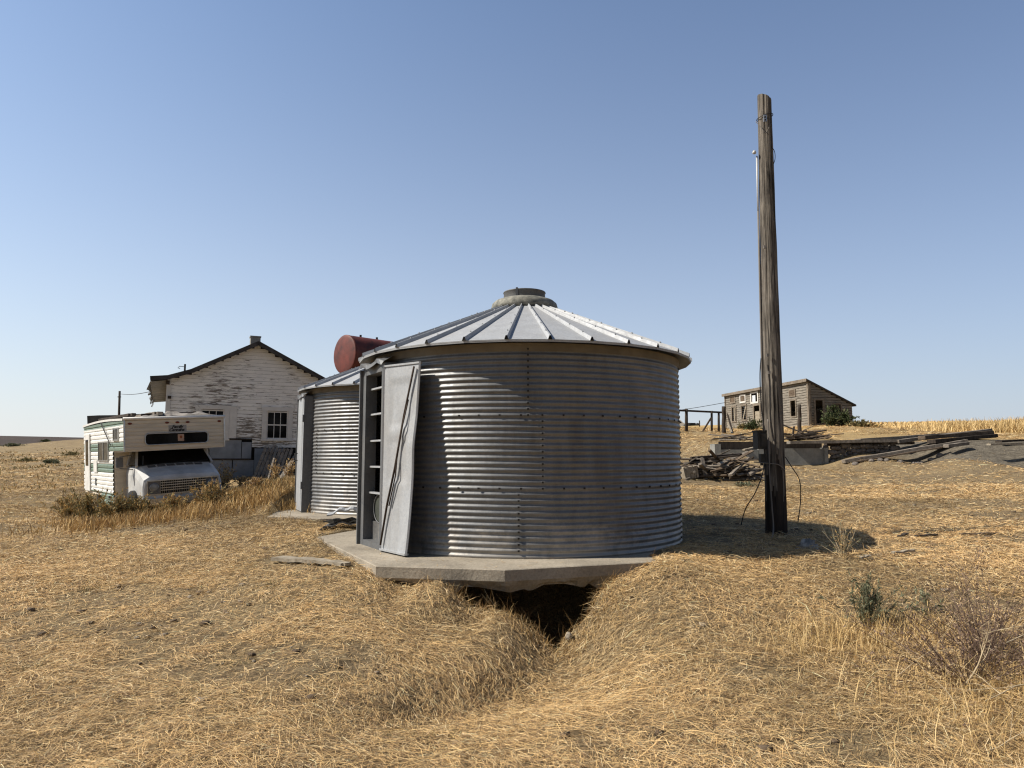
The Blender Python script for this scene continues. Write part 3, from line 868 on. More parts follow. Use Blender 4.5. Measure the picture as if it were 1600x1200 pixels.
    for i in range(NR):
        if me is None:
            o = rm.build('roof_rib', [M_ROOF, M_DARK], root, world=False); me = o.data
        else:
            o = bpy.data.objects.new('roof_rib', me); COL.objects.link(o); o.parent = root
        o.rotation_euler = (0, 0, off + i * R(12))
    # vent cap on the apex
    mb = MB(); mb.smooth = True
    mb.lathe([(0.30, ZV - 0.04), (0.44, ZV - 0.02), (0.475, ZV + 0.0), (0.48, ZV + 0.03), (0.465, ZV + 0.085), (0.42, ZV + 0.125), (0.35, ZV + 0.150), (0.29, ZV + 0.158)], 64, pos)
    vent = mb.build('roof_vent', M_VENT, root)
    mb = MB(); mb.smooth = True
    mb.lathe([(0.300, ZV + 0.12), (0.298, ZV + 0.245), (0.308, ZV + 0.252), (0.304, ZV + 0.262), (0.278, ZV + 0.252), (0.268, ZV + 0.14), (0.0, ZV + 0.15)], 64, pos)
    mb.smooth = False
    mb.box(pol(-0.38, 0.30, ZV + 0.21), (0.03, 0.03, 0.13))
    mb.build('vent_collar', M_FRAME, vent)
    # door frame
    O = pol(ad, BR, 0); T = Vector((math.cos(ad), math.sin(ad), 0)); n_ = Vector((math.sin(ad), -math.cos(ad), 0)); Z = Vector((0, 0, 1))
    RM = Matrix((T, n_, Z)).transposed()
    def bx(mb, t0, t1, n0, n1, z0, z1):
        c = O + T * ((t0 + t1) / 2) + n_ * ((n0 + n1) / 2) + Z * ((z0 + z1) / 2)
        mb.box(c, (t1 - t0, n1 - n0, z1 - z0), RM)
    mb = MB()
    bx(mb, -0.42, -0.30, -0.05, 0.10, 0.0, 2.27); bx(mb, 0.30, 0.42, -0.05, 0.10, 0.0, 2.27)
    bx(mb, -0.30, 0.30, -0.05, 0.098, 2.17, 2.268); bx(mb, -0.30, 0.30, -0.05, 0.098, 0.0, 0.07)
    bx(mb, -0.45, -0.42, 0.05, 0.14, 0.0, 2.25); bx(mb, 0.42, 0.45, -0.05, 0.12, 0.0, 2.25)
    mb.build('door_frame', M_FRAME, root)
    mb = MB()                                   # bent rain flap above the door
    prev = None
    for i in range(9):
        t = -0.46 + i * 0.115
        zz = 2.30 + 0.03 * math.sin(i * 1.3) - 0.02 * (i == 0)
        e = [O + T * t + n_ * 0.0 + Z * 2.36, O + T * t + n_ * (0.15 + 0.015 * math.sin(i * 2.1)) + Z * zz, O + T * t + n_ * (0.16 + 0.02 * math.cos(i * 1.7)) + Z * (zz - 0.05)]
        if prev:
            mb.poly([prev[0], prev[1], e[1], e[0]]); mb.poly([prev[1], prev[2], e[2], e[1]])
        prev = e
    mb.build('rain_flap', M_FRAME, root)
    # door leaf
    if opened:
        for zz in (0.65, 0.98, 1.31, 1.65, 1.98):
            mb = MB(); bx(mb, -0.30, 0.30, -0.02, 0.035, zz, zz + 0.022); mb.build('rung', M_DOOR, root)
        mb = MB()
        bx(mb, -0.30, 0.30, -0.03, -0.015, 0.07, 0.30)
        mb.build('grain_board', M_WALL, root)
        mb = MB(); mb.smooth = True
        cc = O + T * 0.02 + n_ * 0.0 + Z * 0.47
        pts = [cc + T * (0.21 * math.cos(q * math.pi / 12)) + Z * (0.175 * math.sin(q * math.pi / 12)) for q in range(25)]
        mb.tube(pts, 0.007, 8, False); hatch = mb.build('hatch_ring', M_FRAME, root)
        mb = MB(); mb.poly([p - n_ * 0.012 for p in pts[:-1]]); mb.build('hatch_cover', mat_simple('dark_green_paint', (0.03, 0.034, 0.026), (0.06, 0.064, 0.05), 5, 0.6), hatch)
        H = O + T * 0.44 + n_ * 0.13
        Lf = 0.62
        db, dt = Vector((0.60, -0.80, 0)), Vector((0.79, -0.615, 0))
        nx_, nz_ = 16, 48
        def leaf(s_, zf, off_=0.0):
            d = db.lerp(dt, zf ** 0.8).normalized()
            nn = Vector((d.y, -d.x, 0))
            if nn.dot(n_) < 0: nn = -nn
            rec = 0.0
            for (s0, s1, z0, z1) in ((0.2, 0.8, 0.66, 0.9), (0.2, 0.8, 0.36, 0.6)):
                if s0 < s_ < s1 and z0 < zf < z1:
                    rec = -0.010
            crease = 0.022 * max(0.0, 1 - abs(zf - 0.56) / 0.16) * s_ ** 1.5 + 0.002 * math.sin(zf * 9 + s_ * 3)
            return H + d * (Lf * s_) + nn * (off_ + rec + crease) + Z * (0.02 + zf * 2.2)
        mb = MB(); mb.smooth = True
        G = [[mb.vert(leaf(i / nx_, j / nz_)) for i in range(nx_ + 1)] for j in range(nz_ + 1)]
        B_ = [[mb.vert(leaf(i / nx_, j / nz_, -0.008)) for i in range(nx_ + 1)] for j in range(nz_ + 1)]
        for j in range(nz_):
            for i in range(nx_):
                mb.face([G[j][i], G[j][i + 1], G[j + 1][i + 1], G[j + 1][i]])
                mb.face([B_[j][i], B_[j + 1][i], B_[j + 1][i + 1], B_[j][i + 1]])
        mb.smooth = False
        def strip(fn, w_, dpt):
            for q in range(24):
                p0, p1 = fn(q / 24), fn((q + 1) / 24)
                mb.beam(p0, p1, w_, dpt)
        strip(lambda q: leaf(0.985, q, -0.012), 0.022, 0.05)
        strip(lambda q: leaf(0.015, q, -0.010), 0.022, 0.04)
        for q in range(8):
            mb.beam(leaf(q / 8, 0.995, -0.012), leaf((q + 1) / 8, 0.995, -0.012), 0.05, 0.022)
            mb.beam(leaf(q / 8, 0.004, -0.012), leaf((q + 1) / 8, 0.004, -0.012), 0.05, 0.022)
        dr = mb.build('door', M_DOOR, root)
        dr['label'] = 'bent open door leaf leaning out over the pad'
        mb = MB(); mb.smooth = True
        mb.tube([leaf(0.90, 0.975, 0.03), leaf(0.70, 0.72, 0.04), leaf(0.50, 0.44, 0.04), leaf(0.30, 0.24, 0.035), leaf(0.10, 0.03, 0.03)], [0.012, 0.012, 0.013, 0.013, 0.012], 8)
        mb.tube([leaf(0.78, 0.80, 0.03), leaf(0.72, 0.66, 0.05), leaf(0.55, 0.52, 0.03), leaf(0.55, 0.40, 0.05), leaf(0.36, 0.24, 0.03)], 0.008, 7)
        mb.build('latch_rod', mat_flat('rusty_rod', (0.05, 0.033, 0.024), 0.8, 0.3), dr)
    else:
        mb = MB()
        bx(mb, -0.30, 0.30, 0.035, 0.06, 0.07, 2.17)
        bx(mb, -0.30, 0.30, 0.1, 0.125, 0.02, 2.23); bx(mb, -0.41, -0.30, 0.102, 0.12, 0.02, 2.23); bx(mb, 0.30, 0.41, 0.102, 0.12, 0.02, 2.23)
        dr = mb.build('door', M_DOOR, root)
        mb = MB(); mb.smooth = True
        p = O + T * -0.25 + n_ * 0.13
        mb.tube([p + Z * 1.0, p + n_ * 0.05 + Z * 1.0, p + n_ * 0.05 + Z * 1.14, p + Z * 1.14], 0.010, 7)
        mb.build('handle', M_BOLT, dr)
        for zz in (0.45, 1.75):
            mb = MB(); bx(mb, 0.40, 0.47, 0.121, 0.145, zz, zz + 0.14); mb.build('hinge', M_FRAME, dr)
    return root

B1 = (0.18, 10.08, 0.49); B2 = (-2.19, 15.2, 0.54)
make_bin(*B1, R(-60), 0.0, 'corrugated steel grain bin nearest the camera, its bent door hanging open', True)
make_bin(*B2, R(-66), 0.35, 'corrugated steel grain bin standing behind the near one, its pale door shut', False)

# bent sheet-metal scraps between the bins
for i, (dx, dz, ln, rot, lab) in enumerate(((0.0, 0.07, 0.8, 0.1, 'curved grey metal sheet lowest of the scraps between the two bins'),
                                            (0.06, 0.17, 0.75, -0.12, 'dark flat metal sheet in the middle of the scraps between the two bins'),
                                            (-0.02, 0.27, 0.62, 0.2, 'arched pale metal sheet on top of the scraps between the two bins'))):
    c = at(545, 815, 11.4); c.z = gz(c.x, c.y)
    mb = MB(); mb.smooth = True
    nx_ = 14
    rows = []
    for j in range(2):
        row = []
        for q in range(nx_ + 1):
            t = q / nx_ - 0.5
            arch = (0.10 if i != 1 else 0.02) * (1 - (2 * t) ** 2) + 0.02 * math.sin(q * 1.4 + i)
            p = Vector((t * ln, (j - 0.5) * 0.55, arch))
            p.rotate(Matrix.Rotation(rot, 3, 'Z'))
            row.append(p + Vector((c.x + dx, c.y, c.z + dz - 0.06)))
        rows.append(row)
    for q in range(nx_):
        mb.poly([rows[0][q], rows[0][q + 1], rows[1][q + 1], rows[1][q]])
        dn = Vector((0, 0, -0.02))
        mb.poly([rows[0][q + 1] + dn, rows[0][q] + dn, rows[1][q] + dn, rows[1][q + 1] + dn])
        mb.poly([rows[0][q] + dn, rows[0][q + 1] + dn, rows[0][q + 1], rows[0][q]])
    tag(mb.build('metal_sheet', (M_FRAME, M_BOXM, M_DOOR)[i], None, True, c), lab, 'metal sheet', 'scrap sheets between the bins')

# planks lying in the straw
def plank(name, p0, p1, w, h, mat, label, cat='plank', group=None, roll=0.0):
    mb = MB()
    p0, p1 = Vector(p0), Vector(p1)
    k_ = 7
    pts = [p0.lerp(p1, i / k_) + Vector((0, 0, 0.006 * math.sin(i * 1.7))) for i in range(k_ + 1)]
    for a, b_ in zip(pts, pts[1:]): mb.beam(a, b_, w, h, roll=roll)
    # ragged end
    mb.beam(pts[-1], pts[-1] + (pts[-1] - pts[-2]) * 0.4, w * 0.55, h, roll=roll)
    o = mb.build(name, mat, None, True, tuple(p0))
    return tag(o, label, cat, group)
def gp(px, py, Y, dz=0.0):
    v = at(px, py, Y); v.z = gz(v.x, v.y) + dz; return v
def rest(p0, p1, lift):
    # lay a board on the highest bumps under it
    up_ = max(gz(p0.x + (p1.x - p0.x) * t, p0.y + (p1.y - p0.y) * t + o_) - (p0.z + (p1.z - p0.z) * t) for t in (0, .15, .3, .45, .6, .75, .9, 1) for o_ in (-0.16, -0.08, 0, 0.07))
    d_ = Vector((0, 0, up_ + lift)); return p0 + d_, p1 + d_
plank('plank', *rest(gp(432, 880, 8.55, 0.075), gp(497, 890, 8.2, 0.075), 0.012), 0.17, 0.04, M_PALEWOOD, 'weathered grey plank lying in the straw left of the near bin, its end split', 'plank', 'planks lying in the straw')
plank('plank', *rest(gp(490, 888, 8.15, 0.075), gp(540, 900, 7.85, 0.07), 0.012), 0.15, 0.03, M_PALEWOOD, 'shorter paler plank lying against the end of the other, closer to the pad', 'plank', 'planks lying in the straw')

# ------------------------------------------------------------------ utility pole
def utility_pole():
    b0 = at(1213, 836, 9.95); b0.z = gz(b0.x, b0.y)
    top = at(1194, 150, 9.95)
    root = thing('utility_pole', 'tall weathered timber pole rising right of the near bin, dark meter box on its side', 'utility pole', b0)
    ax = (top - b0); Lp = ax.length; d = ax.normalized()
    x_ = d.cross(Vector((0, 1, 0))).normalized() * -1
    x_ = Vector((1, 0, 0)) - d * d.x; x_.normalize(); y_ = d.cross(x_)
    mb = MB(); mb.smooth = False
    n, k_ = 44, 90
    rings = []
    for i in range(k_ + 1):
        t = i / k_
        c = b0 - Vector((0, 0, 0.12)) + d * ((Lp + 0.12) * t)
        r_ = 0.150 * (1 - t) + 0.098 * t
        row = []
        for j in range(n):
            a = 2 * math.pi * j / n
            cr = float(vnoise(np.array([j * 0.9]), np.array([t * 3.0]), 51)[0])
            groove = -0.016 * max(0, cr - 0.55) / 0.45 - 0.006 * float(vnoise(np.array([j * 1.9]), np.array([t * 14]), 53)[0])
            rr = r_ + groove
            zt = 0.0
            if i == k_: zt = -0.03 * math.cos(a) * 1.5 - 0.03
            row.append(mb.vert(c + (x_ * math.cos(a) + y_ * math.sin(a)) * rr + d * zt))
        rings.append(row)
    for i in range(k_):
        mb.mi = 0
        for j in range(n):
            tt = (i + 4 * math.sin(j * 0.9) + 2 * math.sin(j * 2.3)) / k_
            mb.mi = 1 if tt < 0.135 else 0
            q = (j + 1) % n
            mb.face([rings[i][j], rings[i][q], rings[i + 1][q], rings[i + 1][j]])
    mb.mi = 0
    mb.face(rings[-1])
    mb.build('pole_shaft', [M_POLE, M_TAR], root)
    def on(px, py, dy=-0.16): return at(px, py, 9.95 + dy)
    # meter box
    c = on(1189, 688, 0.05)
    mb = MB(); mb.box(c, (0.16, 0.20, 0.245)); mb.box(c + Vector((0.0, 0, 0.13)), (0.18, 0.22, 0.018)); mb.box(c + Vector((0.02, -0.108, 0.0)), (0.11, 0.016, 0.18))
    mb.build('meter_box', M_BOXM, root)
    c = on(1191, 716, 0.0)
    mb = MB(); mb.box(c, (0.075, 0.08, 0.12)); mb.box(c + Vector((-0.02, -0.03, -0.075)), (0.03, 0.04, 0.05)); mb.build('switch_box', M_BOXM, root)
    # conduit down the left side
    mb = MB(); mb.smooth = True
    mb.tube([on(1182.5, 244, 0), on(1183.5, 290, 0), on(1184.5, 330, 0)], 0.013, 10)
    cd = mb.build('conduit', M_PIPE, root)
    mb = MB(); mb.smooth = True
    mb.tube([on(1184.5, 330, 0), on(1187, 430, 0), on(1190, 560, 0), on(1193, 676, 0)], 0.014, 10)
    mb.build('lower_conduit', M_GREYCABLE, root)
    mb = MB(); mb.smooth = True
    mb.lathe([(0.0, -0.025), (0.024, -0.02), (0.028, 0.0), (0.016, 0.025), (0.0, 0.03)], 16, on(1178.5, 238, -0.02))
    mb.build('insulator', M_PORC, root)
    mb = MB(); mb.smooth = False
    mb.box(on(1195.5, 185, -0.115), (0.045, 0.02, 0.10)); mb.build('bracket', M_CHROME, root)
    for q in (-0.02, 0.022):
        mb = MB(); mb.box(on(1195.5, 185, -0.13) + Vector((0, 0, q)), (0.018, 0.018, 0.018)); mb.build('bracket_bolt', M_BOLT, root)
    mb = MB(); mb.smooth = True
    c = b0 + d * (Lp - 0.33); pts = []
    for q in range(25):
        a = q * math.pi / 12; pts.append(c + (x_ * math.cos(a) + y_ * math.sin(a)) * 0.113 + d * (0.03 * math.cos(a)))
    mb.tube(pts, 0.006, 6, False); mb.build('strap_wire', M_CABLE, root)
    for (px, py) in ((1194.5, 386), (1199.5, 555), (1202, 582)):
        mb = MB(); mb.box(on(px, py, -0.135), (0.035, 0.016, 0.045)); mb.build('tag_plate', M_TARP, root)
    def wire(pts, r_, m_, nm='wire', px=True):
        # smooth catmull curve
        P_ = [on(*p) for p in pts]; out = []
        for i in range(len(P_) - 1):
            p0, p1, p2, p3 = P_[max(i - 1, 0)], P_[i], P_[i + 1], P_[min(i + 2, len(P_) - 1)]
            for s_ in range(6):
                t = s_ / 6
                out.append(0.5 * ((2 * p1) + (p2 - p0) * t + (2 * p0 - 5 * p1 + 4 * p2 - p3) * t * t + (3 * p1 - p0 - 3 * p2 + p3) * t ** 3))
        out.append(P_[-1])
        mb = MB(); mb.smooth = True; mb.tube(out, r_, 6); return mb.build(nm, m_, root)
    wire([(1189, 560, -0.1), (1187.5, 590, -0.12), (1190, 640, -0.12), (1196, 676, -0.14)], 0.008, M_CABLE)
    wire([(1200, 655, -0.17), (1201.5, 700, -0.19), (1202.5, 740, -0.21), (1206, 790, -0.23), (1208.5, 828, -0.28), (1203, 850, -0.6), (1195, 870, -0.95), (1188, 892, -1.5)], 0.010, M_GREYCABLE)
    wire([(1194, 724, -0.08), (1191, 742, -0.25), (1180, 770, -0.35), (1165, 795, -0.3), (1158, 820, -0.2)], 0.007, M_CABLE)
    wire([(1227, 714, -0.12), (1236, 728, -0.2), (1249, 750, -0.2), (1251, 780, -0.15), (1247, 815, -0.1)], 0.007, M_CABLE)
    wire([(1178, 722, -0.2), (1200, 724, -0.19), (1216, 726, -0.19), (1226, 734, -0.14)], 0.007, M_GREYCABLE)
    wire([(1204, 228, -0.08), (1210, 236, -0.06), (1211, 248, -0.05), (1208, 258, -0.06)], 0.005, M_CABLE)
    wire([(1181, 190, -0.08), (1190, 200, -0.12), (1196, 208, -0.125), (1205, 192, -0.08)], 0.005, M_GREYCABLE)
    wire([(1219, 868, -0.9), (1210, 862, -0.75), (1202, 875, -1.1)], 0.006, M_GREYCABLE)
utility_pole()

# ------------------------------------------------------------------ camper
def camper():
    P0 = Vector((-8.75, 16.3, 0.28))
    f = Vector((0.643, -0.766, 0)); l = Vector((0.766, 0.643, 0))
    roll = R(3.6)
    l2 = (l * math.cos(roll) + Vector((0, 0, 1)) * math.sin(roll)); u = f.cross(l2).normalized()
    if u.z < 0: u = -u
    M = Matrix(((f.x, l2.x, u.x, P0.x), (f.y, l2.y, u.y, P0.y), (f.z, l2.z, u.z, P0.z), (0, 0, 0, 1)))
    root = thing('camper', 'old white and green camper built on a van, parked in dry grass by the house', 'camper', P0, None, M)
    W = 2.2
    def B(mb, nm, m_, par=None): return mb.build(nm, m_, par or root, world=False)
    # striped ribbed siding
    m, N, L, b = newmat('striped_siding')
    tc = N.new('ShaderNodeTexCoord'); sx = N.new('ShaderNodeSeparateXYZ'); L.new(tc.outputs['Object'], sx.inputs[0])
    fac = None
    for z0, z1 in ((2.06, 2.3), (1.47, 1.67), (0.94, 1.16), (0.0, 0.46)):
        a_ = math_(N, L, 'GREATER_THAN', sx.outputs[2], z0); b_ = math_(N, L, 'LESS_THAN', sx.outputs[2], z1)
        q = math_(N, L, 'MULTIPLY', a_, b_)
        fac = q if fac is None else math_(N, L, 'MAXIMUM', fac, q)
    nz_ = noise(N, L, coords(N, L, (1.5, 1.5, 8)), 2.5, 7, 0.7)
    gr = ramp(N, L, nz_, [(0.35, (0.10, 0.15, 0.11)), (0.7, (0.20, 0.26, 0.20))])
    wh = ramp(N, L, nz_, [(0.28, (0.50, 0.48, 0.43)), (0.5, (0.74, 0.73, 0.69))])
    L.new(mixc(N, L, fac, wh, gr), b.inputs['Base Color']); b.inputs['Roughness'].default_value = 0.5
    M_SIDE = m
    mb = MB()                                     # ribbed side, coach body
    def ribside(mb, x0, x1, z0, z1, y, sgn):
        n_ = max(2, int((z1 - z0) / 0.1))
        hh = (z1 - z0) / n_
        for i in range(n_):
            za = z0 + i * hh
            pr = [(0.0, za), (0.022, za + hh * 0.2), (0.022, za + hh * 0.75), (0.0, za + hh)]
            for (o0, a), (o1, b_) in zip(pr, pr[1:]):
                q = [(x0, y + sgn * o0, a), (x1, y + sgn * o0, a), (x1, y + sgn * o1, b_), (x0, y + sgn * o1, b_)]
                mb.poly(q if sgn < 0 else q[::-1])
    xr, xc = -4.95, -1.18
    ribside(mb, xr, xc, 0.42, 2.2, 0, -1); ribside(mb, -2.6, xc, 0.14, 0.42, 0, -1); ribside(mb, xc, 0, 1.46, 2.2, 0, -1)
    ribside(mb, xr, xc, 0.2, 2.2, W, 1); ribside(mb, xc, 0, 1.46, 2.2, W, 1)
    mb.poly([(xr, W, 0.2), (xr, 0, 0.42), (xr, 0, 2.2), (xr, W, 2.2)])
    body = B(mb, 'coach_body', M_SIDE)
    mb = MB()
    mb.span((xr, 0.01, 0.36), (xc + 0.01, W - 0.01, 0.42)); mb.span((xc - 0.02, 0.012, 0.14), (xc, 0.42, 1.46)); mb.span((xc - 0.02, W - 0.4, 0.2), (xc, W - 0.012, 1.46))
    mb.span((xc, 0.01, 1.44), (0.0, W - 0.01, 1.462))
    B(mb, 'underside_panel', M_CREAM)
    # cabover front: horizontal ribs
    mb = MB()
    n_ = 8; hh = 0.70 / n_
    for i in range(n_):
        za = 1.46 + i * hh
        pr = [(0.0, za), (0.010, za + hh * 0.15), (0.010, za + hh * 0.85), (0.0, za + hh)]
        for (o0, a), (o1, b_) in zip(pr, pr[1:]): mb.poly([(o0, 0, a), (o0, W, a), (o1, W, b_), (o1, 0, b_)])
    mb.span((-0.02, 0.0, 2.162), (0.004, W, 2.20))
    fr = B(mb, 'cabover_front', M_CREAM)
    mb = MB(); mb.smooth = True
    mb.tube([(0.02, -0.03, 2.2), (0.02, W + 0.03, 2.2)], 0.035, 10); B(mb, 'roof_moulding', M_WHITE)
    for yy in (-0.012, W + 0.01):
        mb = MB(); mb.tube([(0.012, yy, 1.45), (0.012, yy, 2.2)], 0.018, 6); B(mb, 'corner_moulding', M_CHROME)
    mb = MB()
    for i in range(8):                            # sagging roof
        x0, x1 = xr - 0.04 + i * 0.62, xr - 0.04 + (i + 1) * 0.62
        z0, z1 = 2.21 + 0.05 * math.sin(i / 8 * math.pi), 2.21 + 0.05 * math.sin((i + 1) / 8 * math.pi)
        mb.poly([(x0, -0.04, z0), (x1, -0.04, z1), (x1, W + 0.04, z1), (x0, W + 0.04, z0)])
        mb.poly([(x0, -0.04, z0 - 0.05), (x1, -0.04, z1 - 0.05), (x1, -0.04, z1), (x0, -0.04, z0)])
    mb.poly([(xr - 0.04, W + 0.04, 2.16), (xr - 0.04, -0.04, 2.16), (xr - 0.04, -0.04, 2.21), (xr - 0.04, W + 0.04, 2.21)])
    B(mb, 'roof', M_WHITE)
    # front window
    def rrect(y0, y1, z0, z1, r_, x, n_=5):
        pts = []
        for cy_, cz_, a0 in ((y1 - r_, z1 - r_, 0), (y0 + r_, z1 - r_, 90), (y0 + r_, z0 + r_, 180), (y1 - r_, z0 + r_, 270)):
            for i in range(n_ + 1):
                a = R(a0 + 90 * i / n_); pts.append((x, cy_ + r_ * math.cos(a), cz_ + r_ * math.sin(a)))
        return pts
    mb = MB(); mb.smooth = True
    pts = rrect(0.42, 1.82, 1.575, 1.84, 0.08, 0.024); mb.tube(pts + pts[:1], 0.016, 6, False)
    wf = B(mb, 'front_window', M_CHROME)
    mb = MB(); mb.poly(rrect(0.42, 1.82, 1.575, 1.84, 0.08, 0.018)); B(mb, 'pane', M_GLASS, wf)
    mb = MB(); mb.span((0.019, 1.13, 1.64), (0.0215, 1.27, 1.80)); st = B(mb, 'sticker', mat_flat('peach_sticker', (0.42, 0.27, 0.19), 0.7), wf)
    mb = MB(); mb.poly(rrect(1.17, 1.23, 1.70, 1.77, 0.029, 0.0225)); B(mb, 'sticker_emblem', mat_flat('orange_emblem', (0.25, 0.07, 0.02), 0.7), wf)
    # badge with two lines of script
    mb = MB(); mb.span((0.011, 0.93, 1.865), (0.016, 1.33, 2.02)); bg = B(mb, 'badge', mat_flat('grey_badge', (0.30, 0.285, 0.26), 0.5, 0.3))
    for txt, yy, zz, s_ in (('Family', 1.00, 1.95, 0.105), ('Caravans', 0.935, 1.877, 0.10)):
        cu = bpy.data.curves.new('lettering', 'FONT'); cu.body = txt; cu.size = s_; cu.shear = 0.35; cu.extrude = 0.002; cu.offset = 0.003
        cu.space_character = 0.92
        tmp = bpy.data.objects.new('lettering', cu); COL.objects.link(tmp)
        me = bpy.data.meshes.new_from_object(tmp.evaluated_get(bpy.context.evaluated_depsgraph_get()))
        bpy.data.objects.remove(tmp); bpy.data.curves.remove(cu)
        me.transform(Matrix.Translation((0.0185, yy, zz)) @ Matrix(((0, 0, 1, 0), (1, 0, 0, 0), (0, 1, 0, 0), (0, 0, 0, 1))))
        o = bpy.data.objects.new('lettering', me); COL.objects.link(o); o.parent = bg
        me.materials.clear(); me.materials.append(M_BOLT)
    for yy in (0.11, 0.90, 1.13, 1.36, W - 0.10):
        mb = MB(); mb.smooth = True
        mb.lathe_axis([(0.0, 0.03), (0.03, 0.024), (0.042, 0.0)], (0.01, yy, 2.085), (1, 0, 0), 14)
        for i, v in enumerate(mb.v): mb.v[i] = (v[0], yy + (v[1] - yy) * 1.15, 2.085 + (v[2] - 2.085) * 0.6)
        B(mb, 'marker_light', M_AMBER)
    # side windows, entry door, hatches
    def side_window(x0, x1, z0, z1, nm='window'):
        mb = MB(); y = -0.03
        for a, b_ in (((x0, y, z0), (x1, y, z0 + 0.035)), ((x0, y, z1 - 0.035), (x1, y, z1)), ((x0, y, z0 + 0.035), (x0 + 0.04, y, z1 - 0.035)), ((x1 - 0.04, y, z0 + 0.035), (x1, y, z1 - 0.035)), (((x0 + x1) / 2 - 0.02, y, z0 + 0.035), ((x0 + x1) / 2 + 0.02, y, z1 - 0.035))):
            mb.span((a[0], -0.045, a[2]), (b_[0], -0.01, b_[2]))
        w_ = B(mb, nm, M_CHROME)
        mb = MB(); mb.span((x0 + 0.03, -0.034, z0 + 0.03), (x1 - 0.03, -0.028, z1 - 0.03)); B(mb, 'pane', M_GLASS2, w_)
    side_window(-2.85, -1.62, 1.22, 1.72); side_window(-1.05, -0.48, 1.71, 2.02)
    mb = MB(); mb.span((-4.65, -0.05, 0.43), (-3.96, -0.01, 1.95)); dr = B(mb, 'door', M_WHITE)
    mb = MB(); mb.span((-4.5, -0.056, 1.1), (-4.12, -0.0505, 1.8)); B(mb, 'pane', M_GLASS, dr)
    mb = MB(); mb.span((-3.48, -0.04, 0.93), (-3.05, -0.01, 1.25)); B(mb, 'hatch', M_WHITE)
    mb = MB(); mb.span((-3.3, -0.04, 0.6), (-3.2, -0.01, 0.78)); B(mb, 'vent_cover', M_FRAME)
    mb = MB(); mb.span((-1.6, -0.06, 0.34), (-1.5, -0.02, 0.39)); B(mb, 'latch', M_FRAME)
    # wheels
    def wheel(x, y, s_):
        mb = MB(); mb.smooth = True
        mb.lathe_axis([(0.20, 0.02), (0.30, 0.0), (0.335, 0.04), (0.335, 0.16), (0.30, 0.20), (0.2, 0.18)], (x, y, 0.20), (0, s_, 0), 32)
        w_ = B(mb, 'wheel', M_RUBBER)
        mb = MB(); mb.smooth = True
        mb.lathe_axis([(0.0, 0.07), (0.06, 0.06), (0.12, 0.09), (0.2, 0.03), (0.21, 0.02)], (x, y, 0.20), (0, s_, 0), 32); B(mb, 'rim', M_FRAME, w_)
    wheel(-3.15, 0.22, -1); wheel(-3.15, W - 0.22, 1); wheel(-0.40, 0.36, -1); wheel(-0.40, W - 0.30, 1)
    # van cab as one lofted shell: sections along x (y half width, bottom z, hood/roof z)
    yc_ = W / 2 + 0.07
    mb = MB(); mb.smooth = False
    secs = [(0.26, 0.84, 0.26, 0.78), (0.23, 0.87, 0.22, 0.84), (0.05, 0.88, 0.22, 0.93), (-0.42, 0.90, 0.28, 1.10), (-1.2, 0.91, 0.28, 1.12)]
    rings = []
    for x_, hw_, zb, zt in secs:
        ring = []
        for dy, z in ((-hw_ * 0.96, zb), (-hw_, zb + 0.12), (-hw_, zt - 0.22), (-hw_ * 0.97, zt - 0.07), (-hw_ * 0.84, zt), (-0.3, zt + 0.025), (0.3, zt + 0.025), (hw_ * 0.84, zt), (hw_ * 0.97, zt - 0.07), (hw_, zt - 0.22), (hw_, zb + 0.12), (hw_ * 0.96, zb)):
            ring.append(mb.vert((x_, yc_ + dy, z)))
        rings.append(ring)
    for a, b_ in zip(rings, rings[1:]):
        for j in range(11): mb.face([a[j], b_[j], b_[j + 1], a[j + 1]])
    mb.face(rings[0])
    # cab upper: pillars and roof
    zr = 1.50
    def pil(p0, p1, w_): mb.beam(p0, p1, w_, 0.06)
    for s_ in (-1, 1):
        pil((-0.40, yc_ + s_ * 0.85, 1.08), (-0.82, yc_ + s_ * 0.74, zr), 0.055)
        pil((-1.12, yc_ + s_ * 0.88, 1.10), (-1.12, yc_ + s_ * 0.78, zr), 0.10)
    cab = B(mb, 'van_body', M_VAN)
    mb = MB()
    mb.poly([(-0.405, yc_ - 0.83, 1.105), (-0.405, yc_ - 0.3, 1.13), (-0.405, yc_ + 0.3, 1.13), (-0.405, yc_ + 0.83, 1.105), (-0.80, yc_ + 0.73, zr), (-0.80, yc_ - 0.73, zr)])
    B(mb, 'windshield', M_GLASS)
    mb = MB(); mb.smooth = True
    pts = [(-0.39, yc_ - 0.83, 1.10), (-0.39, yc_ - 0.3, 1.125), (-0.39, yc_ + 0.3, 1.125), (-0.39, yc_ + 0.83, 1.10), (-0.79, yc_ + 0.73, zr)]
    mb.tube(pts, 0.012, 6); B(mb, 'windshield_seal', M_RUBBER)
    for s_ in (-1, 1):
        mb = MB()
        q = [(-0.47, yc_ + s_ * 0.872, 1.12), (-1.08, yc_ + s_ * 0.885, 1.12), (-1.08, yc_ + s_ * 0.775, zr), (-0.83, yc_ + s_ * 0.755, zr)]
        mb.poly(q if s_ > 0 else q[::-1]); B(mb, 'side_window', M_GLASS2)
    for i in range(6):                            # cowl vents at the rear of the hood
        yy = yc_ - 0.62 + i * 0.21
        mb = MB(); mb.box((-0.29, yy + 0.07, 1.078 + (0.004 if 0 < i < 5 else -0.008)), (0.12, 0.17, 0.014), Matrix.Rotation(R(19.5), 3, 'Y')); B(mb, 'cowl_vent', M_FRAME)
    mb = MB(); mb.tube([(-0.36, yc_ - 0.72, 1.12), (-0.42, yc_ - 0.70, 1.33)], 0.006, 5); B(mb, 'aerial', M_FRAME)
